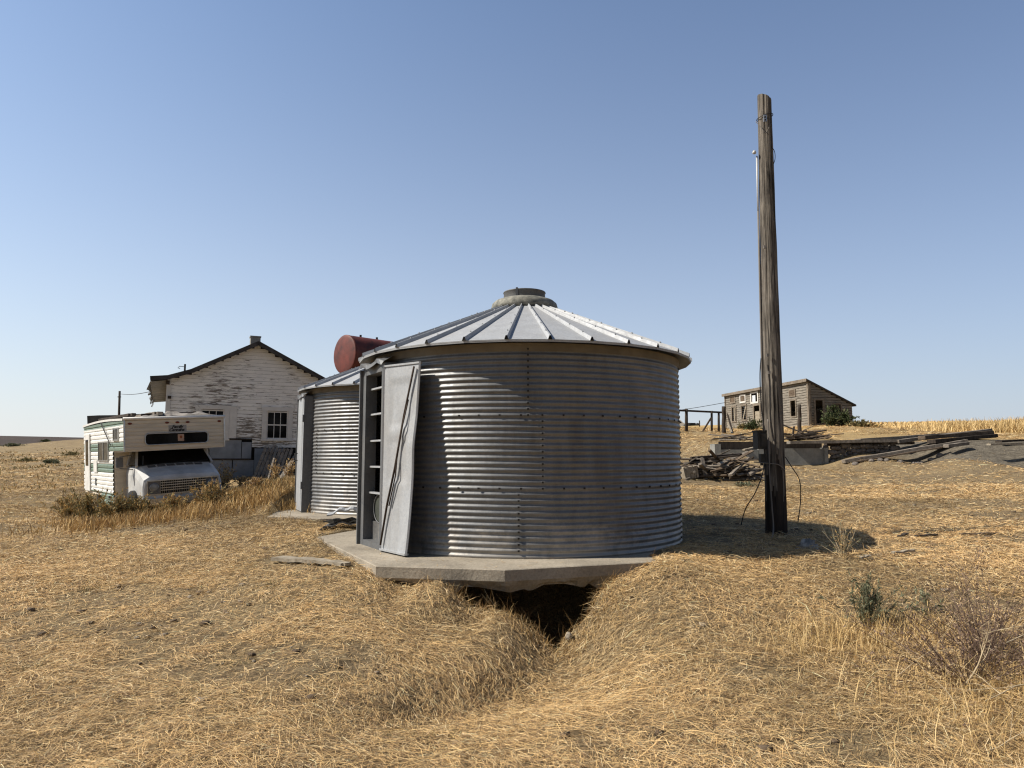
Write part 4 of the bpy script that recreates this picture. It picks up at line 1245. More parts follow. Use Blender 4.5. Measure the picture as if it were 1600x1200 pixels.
    mb = MB(); mb.tube([(-0.38, yc_ - 0.1, 1.13), (-0.44, yc_ + 0.35, 1.17)], 0.008, 5); mb.tube([(-0.38, yc_ + 0.45, 1.12), (-0.44, yc_ + 0.78, 1.15)], 0.008, 5); B(mb, 'wiper', M_RUBBER)
    # grille
    mb = MB()
    zg0, zg1, xg = 0.45, 0.74, 0.28
    mb.span((xg - 0.03, yc_ - 0.79, zg1), (xg + 0.01, yc_ + 0.79, zg1 + 0.025)); mb.span((xg - 0.03, yc_ - 0.79, zg0 - 0.025), (xg + 0.01, yc_ + 0.79, zg0))
    mb.span((xg - 0.03, yc_ - 0.79, zg0), (xg + 0.01, yc_ - 0.77, zg1)); mb.span((xg - 0.03, yc_ + 0.77, zg0), (xg + 0.01, yc_ + 0.79, zg1))
    for zz in (0.515, 0.57, 0.63, 0.685): mb.span((xg - 0.02, yc_ - 0.50, zz), (xg + 0.004, yc_ + 0.50, zz + 0.016))
    for i in range(26): mb.span((xg - 0.018, yc_ - 0.50 + i * 0.04, zg0), (xg - 0.004, yc_ - 0.496 + i * 0.04, zg1))
    gr_ = B(mb, 'grille', M_CHROME)
    mb = MB(); mb.span((xg - 0.03, yc_ - 0.5, zg0), (xg - 0.019, yc_ + 0.5, zg1)); B(mb, 'grille_backing', M_DARK, gr_)
    for ya, yb in ((yc_ - 0.77, yc_ - 0.5), (yc_ + 0.5, yc_ + 0.77)):
        mb = MB(); mb.span((xg - 0.025, ya, zg0), (xg - 0.012, yb, zg1)); B(mb, 'lamp_panel', M_FRAME, gr_)
    for s_ in (-1, 1):
        mb = MB(); mb.smooth = True
        c = (xg - 0.012, yc_ + s_ * 0.635, 0.595)
        mb.lathe_axis([(0.098, 0.0), (0.10, 0.018), (0.088, 0.022)], c, (1, 0, 0), 28); hl = B(mb, 'headlight', M_CHROME)
        mb = MB(); mb.smooth = True
        mb.lathe_axis([(0.088, 0.008), (0.06, 0.022), (0.0, 0.03)], c, (1, 0, 0), 28); B(mb, 'lens', mat_glass('headlight_glass', (0.18, 0.18, 0.17), 0.15), hl)
    mb = MB(); mb.span((0.26, yc_ - 0.9, 0.20), (0.38, yc_ + 0.9, 0.35)); mb.span((0.38, yc_ - 0.88, 0.25), (0.388, yc_ + 0.88, 0.30)); B(mb, 'bumper', M_CHROME)
    mb = MB(); mb.span((0.22, yc_ - 0.8, 0.35), (0.265, yc_ + 0.8, 0.42)); B(mb, 'valance', M_VAN)
    # mirror on the left
    mb = MB(); mb.box((-0.62, yc_ - 1.16, 1.20), (0.05, 0.15, 0.24)); mr = B(mb, 'mirror', M_FRAME)
    mb = MB(); mb.tube([(-0.62, yc_ - 1.16, 1.33), (-0.62, yc_ - 0.88, 1.36)], 0.012, 6); mb.tube([(-0.62, yc_ - 1.16, 1.06), (-0.62, yc_ - 0.88, 1.02)], 0.012, 6); B(mb, 'bracket', M_FRAME, mr)
    for k_ in range(2):                           # dark strut hanging on the side
        pass
    mb = MB(); mb.tube([(-2.35, -0.06, 2.2), (-1.05, -0.09, 1.62)], 0.014, 5); B(mb, 'awning_arm', M_BOLT)
    # junk on the roof
    def loc2w(p): return M @ Vector(p)
    for i, (a, b_, w_, h_, m_, lab) in enumerate((
        ((-4.9, 0.1, 2.36), (-4.3, 1.9, 2.36), 0.5, 0.22, M_BOXM, 'dark metal box at the rear end of the camper roof'),
        ((-4.0, 0.25, 2.32), (-0.9, 0.35, 2.33), 0.16, 0.06, M_DARKWOOD, 'long dark board lying along the near edge of the camper roof'),
        ((-2.7, 0.9, 2.33), (-0.3, 0.8, 2.32), 0.2, 0.08, M_GREYWOOD, 'grey board lying down the middle of the camper roof'),
        ((-0.7, 0.5, 2.29), (-0.5, 1.7, 2.30), 0.24, 0.08, M_DARKWOOD, 'dark board lying across the front of the camper roof'))):
        plank('roof_board' if i else 'roof_box', loc2w(a), loc2w(b_), w_, h_, m_, lab, 'board' if i else 'box')
    mb = MB(); mb.smooth = True
    c = loc2w((-0.5, 1.2, 2.24)); n1, n2 = 22, 10
    Gd = []
    for j in range(n2 + 1):
        row = []
        for i in range(n1 + 1):
            uu, vv = i / n1 - 0.5, j / n2 - 0.5
            ed = max(0, 1 - (2 * abs(uu)) ** 4) * max(0, 1 - (2 * abs(vv)) ** 4)
            hgt = 0.01 + ed * (0.0 + 0.13 * float(vnoise(np.array([uu * 14]), np.array([vv * 5]), 77)[0]))
            row.append(mb.vert(loc2w((-0.45 + vv * 0.6, 1.25 + uu * 1.7, 2.235 + hgt))))
        Gd.append(row)
    for j in range(n2):
        for i in range(n1): mb.face([Gd[j][i], Gd[j][i + 1], Gd[j + 1][i + 1], Gd[j + 1][i]])
    tag(mb.build('tarp', M_TARP, None, True, tuple(c)), 'crumpled torn tarp heaped on the front of the camper roof', 'tarp')
camper()

# ------------------------------------------------------------------ boarded walls
def siding(mb, O, u, n, rows, span_fn, openings, proud=0.014, thick=0.03, jit=0.006, gap=0.007):
    """lapped boards on the plane O + t*u, outward n; openings are (t0,t1,z0,z1)"""
    for z0, z1 in rows:
        z0 = z0 + gap
        zm = (z0 + z1) / 2
        iv = [span_fn(zm)]
        if iv[0] is None or iv[0][1] - iv[0][0] < 0.02: continue
        for (a, b_, c, d) in openings:
            if c < zm < d:
                nxt = []
                for s_, e in iv:
                    if b_ <= s_ or a >= e: nxt.append((s_, e)); continue
                    if a > s_: nxt.append((s_, a))
                    if b_ < e: nxt.append((b_, e))
                iv = nxt
        for s_, e in iv:
            # split at random butt joints
            cuts = [s_]
            t = s_ + random.uniform(1.2, 3.5)
            while t < e - 0.4: cuts.append(t); t += random.uniform(1.5, 4.0)
            cuts.append(e)
            for a, b_ in zip(cuts, cuts[1:]):
                dz = random.uniform(-0.003, 0.003); pr = proud + random.uniform(-0.002, jit)
                b_ = b_ - 0.004
                Zv = Vector((0, 0, 1))
                p = [O + u * a + n * pr + Zv * (z0 + dz), O + u * b_ + n * pr + Zv * (z0 - dz), O + u * b_ + n * 0.001 + Zv * (z1 - dz), O + u * a + n * 0.001 + Zv * (z1 + dz)]
                q = [v - n * thick for v in p]
                mb.poly(p); mb.poly(q[::-1])
                mb.poly([p[1], p[0], q[0], q[1]]); mb.poly([p[3], p[2], q[2], q[3]])
                mb.poly([p[0], p[3], q[3], q[0]]); mb.poly([p[2], p[1], q[1], q[2]])

def rect_on(mb, O, u, n, t0, t1, z0, z1, n0, n1):
    c = O + u * ((t0 + t1) / 2) + n * ((n0 + n1) / 2) + Vector((0, 0, (z0 + z1) / 2))
    mb.box(c, (t1 - t0, n1 - n0, z1 - z0), Matrix((u, n, Vector((0, 0, 1)))).transposed())

def rowlist(z0, z1, h):
    k_ = int(round((z1 - z0) / h)); hh = (z1 - z0) / k_
    return [(z0 + i * hh, z0 + (i + 1) * hh) for i in range(k_)]

# ------------------------------------------------------------------ farmhouse
def farmhouse():
    O = Vector((-12.2, 25.0, 0.0)); g = Vector((0.899, 0.438, 0)).normalized(); n = Vector((g.y, -g.x, 0)); d = -n
    Wd, Lh = 5.95, 11.0
    root = thing('farmhouse', 'old farmhouse with peeling white boards on its gable, behind the camper', 'house', (O + g * Wd / 2 + Vector((0, 0, 0.9)))[:])
    ZP = [(-0.55, 4.30), (0.0, 4.36), (0.75, 4.62), (2.97, 5.78), (5.95, 4.26), (6.5, 3.98)]
    def roofz(t): return float(np.interp(t, [p[0] for p in ZP], [p[1] for p in ZP]))
    def spanf(z):
        if z < 4.25: return (0.0, Wd)
        ts = np.linspace(0, Wd, 240); ok = [t for t in ts if roofz(t) > z]
        return (ok[0], ok[-1]) if ok else None
    w1, w2 = (0.98, 2.06, 2.30, 3.36), (3.24, 4.30, 2.30, 3.36)
    mb = MB()
    rows = rowlist(1.96, 5.78, 0.136)
    def span2(z):
        s_ = spanf(z)
        if s_ and z < 2.26: return (2.9, Wd)
        return s_
    siding(mb, O, g, n, rows, span2, [w1, w2])
    # left long wall and rear, plain boards
    siding(mb, O + d * Lh, -d, -g, rowlist(0.9, 4.3, 0.136), lambda z: (0.0, Lh), [], gap=0.0)
    rect_on(mb, O + d * Lh, g, n, 0, Wd, 0.9, 4.2, -0.05, 0.0)
    siding(mb, O + g * Wd, d, g, rowlist(0.9, 4.22, 0.136), lambda z: (0.0, Lh), [], gap=0.0)
    mb.build('wall', M_PEEL, root)
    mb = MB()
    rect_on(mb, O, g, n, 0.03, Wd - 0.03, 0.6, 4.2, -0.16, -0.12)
    mb.poly([O + g * t_ + n * -0.13 + Vector((0, 0, z_)) for t_, z_ in ((0.03, 4.19), (Wd - 0.03, 4.19), (Wd - 0.03, 4.22), (2.97, 5.74), (0.75, 4.6), (0.03, 4.33))])  # dark sheet added behind the boards so their gaps read as shade
    mb.build('dark_backing', M_DARK, root)
    # lower skirting of blue-grey panels with a dark opening to the right
    t = 0.0
    for i, (a, b_, z0, z1) in enumerate(((0.0, 1.3, 1.3, 2.24), (1.3, 2.55, 1.55, 2.23), (2.56, 2.9, 1.55, 2.16), (1.0, 2.25, 0.75, 1.5), (2.27, 3.0, 0.75, 1.5), (0.0, 0.98, 0.7, 1.28), (3.0, 4.1, 0.75, 1.93))):
        mb = MB(); rect_on(mb, O, g, n, a, b_ - 0.015, z0, z1, -0.03, 0.012 + 0.004 * (i % 3)); mb.build('skirting_panel', M_SKIRT, root)
    mb = MB()
    for z in (1.50, 2.235): rect_on(mb, O, g, n, 0.0, 2.9, z, z + 0.06, 0.017, 0.045)
    rect_on(mb, O, g, n, 4.1, Wd, 0.85, 1.1, -0.05, 0.02); rect_on(mb, O, g, n, 5.7, Wd, 1.1, 1.95, -0.05, 0.02)
    mb.build('skirting_rail', M_DARKWOOD, root)
    # corner boards
    for a, b_ in ((-0.03, 0.12), (Wd - 0.12, Wd + 0.03)):
        mb = MB(); rect_on(mb, O, g, n, a, b_, 2.25 if a < 1 else 1.95, 4.28, 0.018, 0.045); mb.build('corner_board', M_TRIMW, root)
    mb = MB(); rect_on(mb, O, g, n, -0.06, 0.07, 4.16, 4.30, 0.046, 0.12); rect_on(mb, O, g, n, 0.03, 0.14, 3.66, 3.76, 0.046, 0.10); mb.build('wire_bracket', M_DARKWOOD, root)
    # windows
    for k_, (a, b_, z0, z1) in enumerate((w1, w2)):
        mb = MB()
        rect_on(mb, O, g, n, a - 0.02, a + 0.14, z0 - 0.02, z1, 0.022, 0.05); rect_on(mb, O, g, n, b_ - 0.14, b_ + 0.02, z0 - 0.02, z1, 0.022, 0.05)
        rect_on(mb, O, g, n, a - 0.05, b_ + 0.05, z1 - 0.03, z1 + 0.12, 0.024, 0.055); rect_on(mb, O, g, n, a - 0.05, b_ + 0.05, z0 - 0.09, z0 - 0.02, 0.02, 0.075)
        if k_ == 0: rect_on(mb, O, g, n, 2.085, 2.34, z0 - 0.05, z1 + 0.1, 0.022, 0.042)
        wn = mb.build('window', M_TRIMW, root)
        mb = MB()
        i0, i1, j0, j1 = a + 0.14, b_ - 0.14, z0 - 0.02, z1 - 0.03
        for c in (0.0, 1.0):
            rect_on(mb, O, g, n, i0 + c * (i1 - i0 - 0.05), i0 + 0.05 + c * (i1 - i0 - 0.05), j0, j1, -0.03, 0.02)
        for zz in (j0, (j0 + j1) / 2 - 0.02, j1 - 0.06): rect_on(mb, O, g, n, i0 + 0.05, i1 - 0.05, zz, zz + 0.045, -0.03, 0.018)
        for q in (1, 2):
            x0 = i0 + 0.05 + (i1 - i0 - 0.1) * q / 3
            rect_on(mb, O, g, n, x0 - 0.011, x0 + 0.011, j0 + 0.045, j1 - 0.06, -0.02, 0.012)
        mb.build('sash', M_TRIMW, wn)
        mb = MB(); rect_on(mb, O, g, n, i0 + 0.04, i1 - 0.04, j0 + 0.03, j1 - 0.03, -0.016, -0.010); mb.build('pane', M_GLASS, wn)
    # roof
    mb = MB()
    th = 0.11
    F0, F1 = n * 0.32, d * (Lh + 0.3)
    for (t0, z0), (t1, z1) in zip(ZP, ZP[1:]):
        a, b_ = O + g * t0, O + g * t1
        Zv = Vector((0, 0, 1))
        q = [a + F0 + Zv * z0, b_ + F0 + Zv * z1, b_ + F1 + Zv * z1, a + F1 + Zv * z0]
        up = [p + Zv * th for p in q]
        mb.poly(up); mb.poly(q[::-1]); mb.poly([q[0], q[1], up[1], up[0]]); mb.poly([q[2], q[3], up[3], up[2]])
    t0, z0 = ZP[0]; a = O + g * t0
    mb.poly([a + F1 + Vector((0, 0, z0)), a + F0 + Vector((0, 0, z0)), a + F0 + Vector((0, 0, z0 + th)), a + F1 + Vector((0, 0, z0 + th))])
    roof = mb.build('roof', M_ROOFD, root)
    mb = MB()                                     # barge boards
    for (t0, z0), (t1, z1) in zip(ZP, ZP[1:]):
        mb.beam(O + g * t0 + n * 0.335 + Vector((0, 0, z0 + 0.03)), O + g * t1 + n * 0.335 + Vector((0, 0, z1 + 0.03)), 0.025, 0.15)
    mb.build('barge_board', M_ROOFD, roof)
    # sagging corrugated sheets along the left eave
    mb = MB(); prev = None
    for i in range(41):
        t = i / 40
        base = O + d * (-0.25 + t * (Lh * 0.95)) - g * 0.5
        wv = 0.03 * math.sin(i * 1.6)
        e = [base + g * 0.5 + Vector((0, 0, 4.30 + wv)), base - g * 0.05 + Vector((0, 0, 4.22 + wv * 1.2)), base - g * (0.10 + 0.06 * math.sin(i * 0.7)) + Vector((0, 0, 4.06 - 0.10 * abs(math.sin(i * 0.9)) + wv))]
        if prev: mb.poly([prev[0], prev[1], e[1], e[0]]); mb.poly([prev[1], prev[2], e[2], e[1]])
        prev = e
    mb.build('eave_sheet', M_FRAME, roof)
    c = O + g * 2.99 + d * 1.1
    mb = MB(); RMx = Matrix((g, n, Vector((0, 0, 1)))).transposed()
    mb.box(c + Vector((0, 0, 5.92)), (0.36, 0.36, 0.66), RMx); mb.box(c + Vector((0, 0, 6.25)), (0.40, 0.40, 0.05), RMx)
    mb.build('chimney', M_CONC2, roof)
    p = O + g * 0.55 + d * 0.8 + Vector((0, 0, 4.6))
    mb = MB(); mb.tube([p, p + Vector((0, 0, 0.42))], 0.035, 8); mb.tube([p + Vector((0, 0, 0.32)), p + Vector((-0.2, 0, 0.34)), p + Vector((-0.26, 0, 0.28)), p + Vector((-0.18, 0, 0.25))], 0.012, 6)
    mb.build('roof_pipe', M_BOLT, roof)
    # pallet of slats leaning on the skirting
    pr = O + g * 2.9 + n * 0.9; pr.z = gz(pr.x, pr.y)
    pl_ = thing('pallet', 'slatted wooden pallet leaning askew on the house under its right window', 'pallet', pr)
    base0, up_ = pr.copy(), (Vector((0, 0, 1)) * 0.95 + d * 0.45 + g * 0.38)
    for i in range(8):
        mb = MB(); s_ = base0 + g * (i * 0.135); mb.beam(s_, s_ + up_ * (1.12 + 0.06 * random.random()), 0.10, 0.025, up=n); mb.build('slat', M_GREYWOOD, pl_)
    for t in (0.12, 0.55, 0.95):
        mb = MB(); mb.beam(base0 - g * 0.05 + up_ * t + d * 0.05, base0 + g * 1.05 + up_ * t + d * 0.05, 0.04, 0.09, up=up_); mb.build('stringer', M_DARKWOOD, pl_)
    for (px0, py0, px1, py1, lab) in ((438, 748, 462, 712, 'grey plank leaning into the gap under the house, right of the pallet'), (418, 752, 432, 702, 'thin grey stick propped against the front of the leaning pallet')):
        a = at(px0, py0, 23.6); a.z = gz(a.x, a.y); b_ = at(px1, py1, 26.0)
        plank('leaning_plank', a, b_, 0.14 if px0 > 430 else 0.05, 0.03, M_GREYWOOD, lab)
farmhouse()

# red fuel tank on its stand behind the rear bin
def fuel_tank():
    c = Vector((-5.0, 21.0, 4.66)); ax = Vector((0.69, 0.724, 0)).normalized(); r_ = 0.585; Ln = 3.0
    base = Vector((c.x, c.y, gz(c.x, c.y)))
    root = thing('fuel_tank', 'rusty red cylindrical fuel tank raised on a stand behind the rear bin', 'fuel tank', base)
    mb = MB(); mb.smooth = True
    mb.lathe_axis([(r_, 0.0), (r_, Ln)], c, ax, 56)
    shell = mb.build('tank_shell', M_RED, root)
    for s_, t in ((-1, 0.0), (1, Ln)):
        mb = MB(); mb.smooth = True
        mb.lathe_axis([(0.0, t + s_ * 0.05), (0.3, t + s_ * 0.042), (0.5, t + s_ * 0.025), (r_ - 0.02, t + s_ * 0.012), (r_ + 0.006, t), (r_ + 0.006, t - s_ * 0.05)], c, ax, 56)
        mb.build('end_cap', M_RED, shell)
    for t in (0.55, 1.15):
        mb = MB(); p = c + ax * t + Vector((0, 0, r_)); mb.tube([p - Vector((0, 0, 0.02)), p + Vector((0, 0, 0.07))], 0.035, 10); mb.build('filler_cap', M_BOLT, root)
    y_ = Vector((-ax.y, ax.x, 0))
    for t in (0.4, 2.6):
        for s_ in (-1, 1):
            p = c + ax * t + y_ * (s_ * 0.35)
            q = c + ax * t + y_ * (s_ * 0.55); g0 = gz(q.x, q.y)
            mb = MB(); mb.beam((q.x, q.y, g0 - 0.1), (p.x, p.y, c.z - 0.45), 0.09, 0.09); mb.build('leg', M_DARKWOOD, root)
        mb = MB(); p = c + ax * t; mb.beam(p - y_ * 0.5 + Vector((0, 0, -0.55)), p + y_ * 0.5 + Vector((0, 0, -0.55)), 0.09, 0.14); mb.build('cradle', M_DARKWOOD, root)
    for s_ in (-1, 1):
        mb = MB(); a = c + ax * 0.4 + y_ * (s_ * 0.53); b_ = c + ax * 2.6 + y_ * (s_ * 0.50)
        mb.beam((a.x, a.y, 1.5), (b_.x, b_.y, 3.7), 0.03, 0.09); mb.build('brace', M_DARKWOOD, root)
fuel_tank()

# far utility pole on the left and its wire to the house
pb = at(185, 700, 60.0); pb.z = gz(pb.x, pb.y)
pt = at(187, 611, 60.0)
root = thing('utility_pole', 'thin dark pole far off behind the camper, a wire running to the house', 'utility pole', pb)
mb = MB(); mb.smooth = True; mb.tube([pb, pt], [0.12, 0.085], 12); mb.build('pole_shaft', M_DARKWOOD, root)
mb = MB(); mb.box(pt + Vector((0, 0, -0.5)), (0.25, 0.1, 0.08)); mb.build('insulator', M_BOLT, root)
hp = Vector((-12.2, 25, 4.25)) + Vector((-0.6, 1.5, 0))
a = pt + Vector((0.1, 0, -0.25))
mb = MB(); mb.smooth = True
mb.tube([a.lerp(hp, i / 16) + Vector((0, 0, -0.15 * math.sin(math.pi * i / 16))) for i in range(17)], 0.018, 5); mb.build('wire', M_CABLE, root)

# ------------------------------------------------------------------ grey shed on the right skyline
def shed():
    C = Vector((20.97, 50.0, 0)); u = Vector((-0.173, 0.985, 0)).normalized(); nf = Vector((-u.y, u.x, 0)); s = -nf
    if nf.x > 0: nf = -nf; s = -s
    Lw, Ww = 12.6, 3.35
    zb, zc, zr = 3.6, 6.92, 5.34
    root = thing('shed', 'long grey board shed with empty windows and a sloping roof on the rise', 'shed', (C + Vector((0, 0, 3.8)))[:])
    def tf(px): r_ = (px - 800) / F; return (C.x - C.y * r_) / (-u.x + u.y * r_)
    def zf(py, t): return EYE + (cp * 0 + math.tan(math.atan((600 - py) / F) + PITCH)) * (C.y + u.y * t)
    def op(zx0, zy0, zx1, zy1):                   # from the enlarged crop of the photo
        pa, pb_ = 1120 + zx0 * 0.1375, 1120 + zx1 * 0.1375
        t1, t0 = tf(pa), tf(pb_); tm = (t0 + t1) / 2
        return (t0, t1, zf(590 + zy1 * 0.1375, tm), zf(590 + zy0 * 0.1375, tm))
    up3 = [op(168, 222, 212, 278), op(282, 208, 332, 270), op(405, 180, 475, 275)]
    low = [op(180, 332, 222, 495), op(292, 318, 340, 478)]
    door = op(432, 318, 495, 556)
    vent = op(842, 145, 905, 208); tall = op(852, 262, 906, 438)
    more = [op(560, 300, 620, 470), op(640, 300, 700, 470)]
    holes = [up3[2]] + low + [door, tall] + more
    mb = MB()
    ztop = lambda t: zc
    siding(mb, C, u, nf, rowlist(zb, zc, 0.18), lambda z: (0.0, Lw), holes, gap=0.028)
    def tops(z):
        if z < zr: return (0.0, Ww)
        return (0.0, max(0.0, Ww * (zc - z) / (zc - zr)))
    sd = (0.48, 1.06, 3.95, 5.62)
    siding(mb, C, s, -u, rowlist(zb, zc, 0.18), tops, [sd], gap=0.028)
    siding(mb, C + u * Lw, s, u, rowlist(zb, zc, 0.18), tops, [])
    siding(mb, C + s * Ww, u, s, rowlist(zb, zr, 0.18), lambda z: (0.0, Lw), [])
    mb.build('wall', M_SHED, root)
    # roof
    mb = MB(); Zv = Vector((0, 0, 1))
    a0, a1 = C - u * 0.15 + nf * 0.2, C + u * (Lw + 0.15) + nf * 0.2
    b0, b1 = C - u * 0.15 + s * (Ww + 0.25), C + u * (Lw + 0.15) + s * (Ww + 0.25)
    sl = (zc - zr) / Ww
    za, zb_ = zc + sl * 0.2, zr - sl * 0.25
    q = [a0 + Zv * za, a1 + Zv * za, b1 + Zv * zb_, b0 + Zv * zb_]; t_ = [p + Zv * 0.12 for p in q]
    mb.poly(t_[::-1]); mb.poly(q)
    for i in range(4):
        j = (i + 1) % 4; mb.poly([q[i], q[j], t_[j], t_[i]])
    roof = mb.build('roof', M_ROOFD, root)
    mb = MB(); mb.beam(a0 + Zv * (za + 0.02) + nf * 0.02, a1 + Zv * (za + 0.02) + nf * 0.02, 0.04, 0.22); mb.build('fascia', M_TRIMG, roof)
    mb = MB(); rect_on(mb, C, u, nf, -0.03, 0.16, zb, zc, 0.034, 0.06); mb.build('corner_board', M_TRIMG, root)
    mb = MB(); rect_on(mb, C, u, nf, Lw - 0.14, Lw + 0.03, zb, zc, 0.034, 0.06); mb.build('corner_board', M_TRIMG, root)
    mb = MB(); rect_on(mb, C, s, -u, 0.0, 0.15, zb, zc - 0.08, 0.034, 0.06); mb.build('corner_board', M_TRIMG, root)
    # frames
    def frame(O_, u_, n_, o, w_, m_, nm, sill=True):
        mb = MB(); a, b_, c, d_ = o
        rect_on(mb, O_, u_, n_, a - w_, a, c - w_, d_ + w_, 0.02, 0.06); rect_on(mb, O_, u_, n_, b_, b_ + w_, c - w_, d_ + w_, 0.02, 0.06)
        rect_on(mb, O_, u_, n_, a, b_, d_, d_ + w_, 0.02, 0.06)
        if sill: rect_on(mb, O_, u_, n_, a, b_, c - w_, c, 0.02, 0.06)
        return mb.build(nm, m_, root)
    for i, o in enumerate(up3):
        w_ = frame(C, u, nf, o, 0.13, M_TRIMG if i == 0 else M_TRIMW, 'window')
        mb = MB()
        if i < 2:
            rect_on(mb, C, u, nf, o[0], o[1], o[2], o[3], 0.016, 0.026); mb.build('shutter_board', M_BROWNWOOD, w_)
        else:
            rect_on(mb, C, u, nf, o[0] + (o[1] - o[0]) * 0.45, o[1], o[2], o[2] + (o[3] - o[2]) * 0.8, -0.05, -0.03); mb.build('broken_pane', mat_flat('pale_pane', (0.55, 0.57, 0.60), 0.3), w_)
    for i, o in enumerate(low):
        w_ = frame(C, u, nf, o, 0.11, M_TRIMG, 'window')
        mb = MB()
        if i == 0: rect_on(mb, C, u, nf, o[0] + (o[1] - o[0]) * 0.35, o[0] + (o[1] - o[0]) * 0.6, o[2], o[3], -0.02, 0.01)
        else:
            p = C + u * (o[0] + 0.1); q_ = C + u * (o[1] - 0.1); mb.beam(p + Zv * (o[3] - 0.1), q_ + Zv * o[2], 0.12, 0.03, up=nf)
        mb.build('hanging_board', M_PALEWOOD, w_)
    for o in more: frame(C, u, nf, o, 0.11, M_TRIMG, 'window')
    dd = frame(C, u, nf, door, 0.18, M_TRIMG, 'door', False)
    mb = MB(); rect_on(mb, C, u, nf, door[0] + 0.05, door[1] - 0.05, door[2], door[3] - 0.45, -0.06, -0.02)
    for q_ in (0.25, 0.5, 0.75):
        zz = door[2] + (door[3] - 0.45 - door[2]) * q_; rect_on(mb, C, u, nf, door[0] + 0.05, door[1] - 0.05, zz, zz + 0.07, -0.02, 0.0)
    mb.build('door_panel', M_PALEWOOD, dd)
    w_ = frame(C, u, nf, vent, 0.08, M_TRIMG, 'vent'); mb = MB()
    for q_ in range(4):
        zz = vent[2] + (vent[3] - vent[2]) * q_ / 4; rect_on(mb, C, u, nf, vent[0], vent[1], zz, zz + 0.1, 0.02, 0.045)
    mb.build('louvre', M_BROWNWOOD, w_)
    frame(C, u, nf, tall, 0.10, M_TRIMG, 'window')
    frame(C, s, -u, sd, 0.13, M_TRIMG, 'door', False)
    sw = (1.95, 2.45, 4.85, 5.35)
    w_ = frame(C, s, -u, sw, 0.09, M_TRIMG, 'window'); mb = MB(); rect_on(mb, C, s, -u, sw[0], sw[1], sw[2], sw[3], 0.016, 0.028); mb.build('shutter_board', M_DARKWOOD, w_)
    mb = MB(); rect_on(mb, C, u, nf, 0.3, Lw - 0.3, zb, zr - 0.2, -Ww * 0.8, -Ww * 0.8 + 0.05); mb.build('dark_backing', M_DARKWOOD, root)
shed()

# ------------------------------------------------------------------ corral fence
def post(px, y_top, y_base, Y, w, label, m_=M_DARKWOOD, grp='dark posts near the shed'):
    b_ = at(px, y_base, Y); g_ = gz(b_.x, b_.y); t = at(px, y_top, Y)
    mb = MB(); mb.smooth = True
    k_ = 6
    mb.tube([Vector((b_.x, b_.y, g_ - 0.15)).lerp(t, i / k_) + Vector((0.015 * math.sin(i * 2), 0, 0)) for i in range(k_ + 1)], [w * (0.55 - 0.08 * i / k_) for i in range(k_ + 1)], 10)
    o = mb.build('post', m_, None, True, (b_.x, b_.y, g_)); return tag(o, label, 'post', grp)
fb = at(1072.5, 673, 47); fb.z = gz(fb.x, fb.y)
fence = thing('corral_fence', 'remains of a corral fence, posts under one top rail beside the shed', 'fence', fb)
def fpost(px, yt, yb, Y, w):
    b_ = at(px, yb, Y); t = at(px, yt, Y); mb = MB(); mb.smooth = True
    mb.tube([(b_.x, b_.y, gz(b_.x, b_.y) - 0.15), b_.lerp(t, 0.5), t], [w / 2, w / 2, w * 0.45], 10); mb.build('post', M_DARKWOOD, fence)
fpost(1072.5, 638.5, 674, 46, 0.21); fpost(1112, 642, 673, 47, 0.16); fpost(1123, 645, 672, 47.4, 0.16); fpost(1040, 637, 674, 45, 0.2)
mb = MB(); mb.beam(at(1035, 640, 45), at(1130, 644.5, 47.6), 0.08, 0.12); mb.build('top_rail', M_DARKWOOD, fence)
mb = MB(); a = at(1098, 671, 47); a.z = gz(a.x, a.y); mb.beam(a, at(1111, 653, 47), 0.09, 0.1); mb.build('brace', M_BROWNWOOD, fence)
post(1130.8, 635, 679, 43.5, 0.24, 'thickest dark post, at the left front corner of the shed')
post(1249, 632, 672, 42.0, 0.22, 'leaning dark post standing in front of the right part of the shed')
post(1093, 657, 668, 75, 0.12, 'small far post in the stubble seen under the corral rail')
for (p0, p1, w_, lab, m_) in ((((1137, 648, 45), (1145, 668, 44)), None, 0.10, 'dark board leaning on the left corner of the shed', M_DARKWOOD),
                              (((1137, 660, 45), (1144, 673, 43.5)), None, 0.10, 'pale board lying slanted at the left corner of the shed', M_PALEWOOD)):
    a, b_ = at(*p0[0]), at(*p0[1]); b_.z = gz(b_.x, b_.y)
    plank('board', b_, a, w_, 0.05, m_, lab)
a = at(1238, 689, 36); a.z = gz(a.x, a.y); plank('stake', a, at(1240.5, 667, 36), 0.09, 0.05, M_BROWNWOOD, 'short brown stake standing beside the far heap of boards', 'stake')
# overhead wire running to the shed
mb = MB(); mb.smooth = True; w0, w1 = at(900, 650, 58), at(1133, 629, 61)
mb.tube([w0.lerp(w1, i / 12) + Vector((0, 0, -0.35 * math.sin(math.pi * i / 12))) for i in range(13)], 0.022, 5)
tag(mb.build('overhead_wire', M_CABLE, None, True, tuple(w0)), 'thin wire slung to the left end of the grey shed', 'wire')

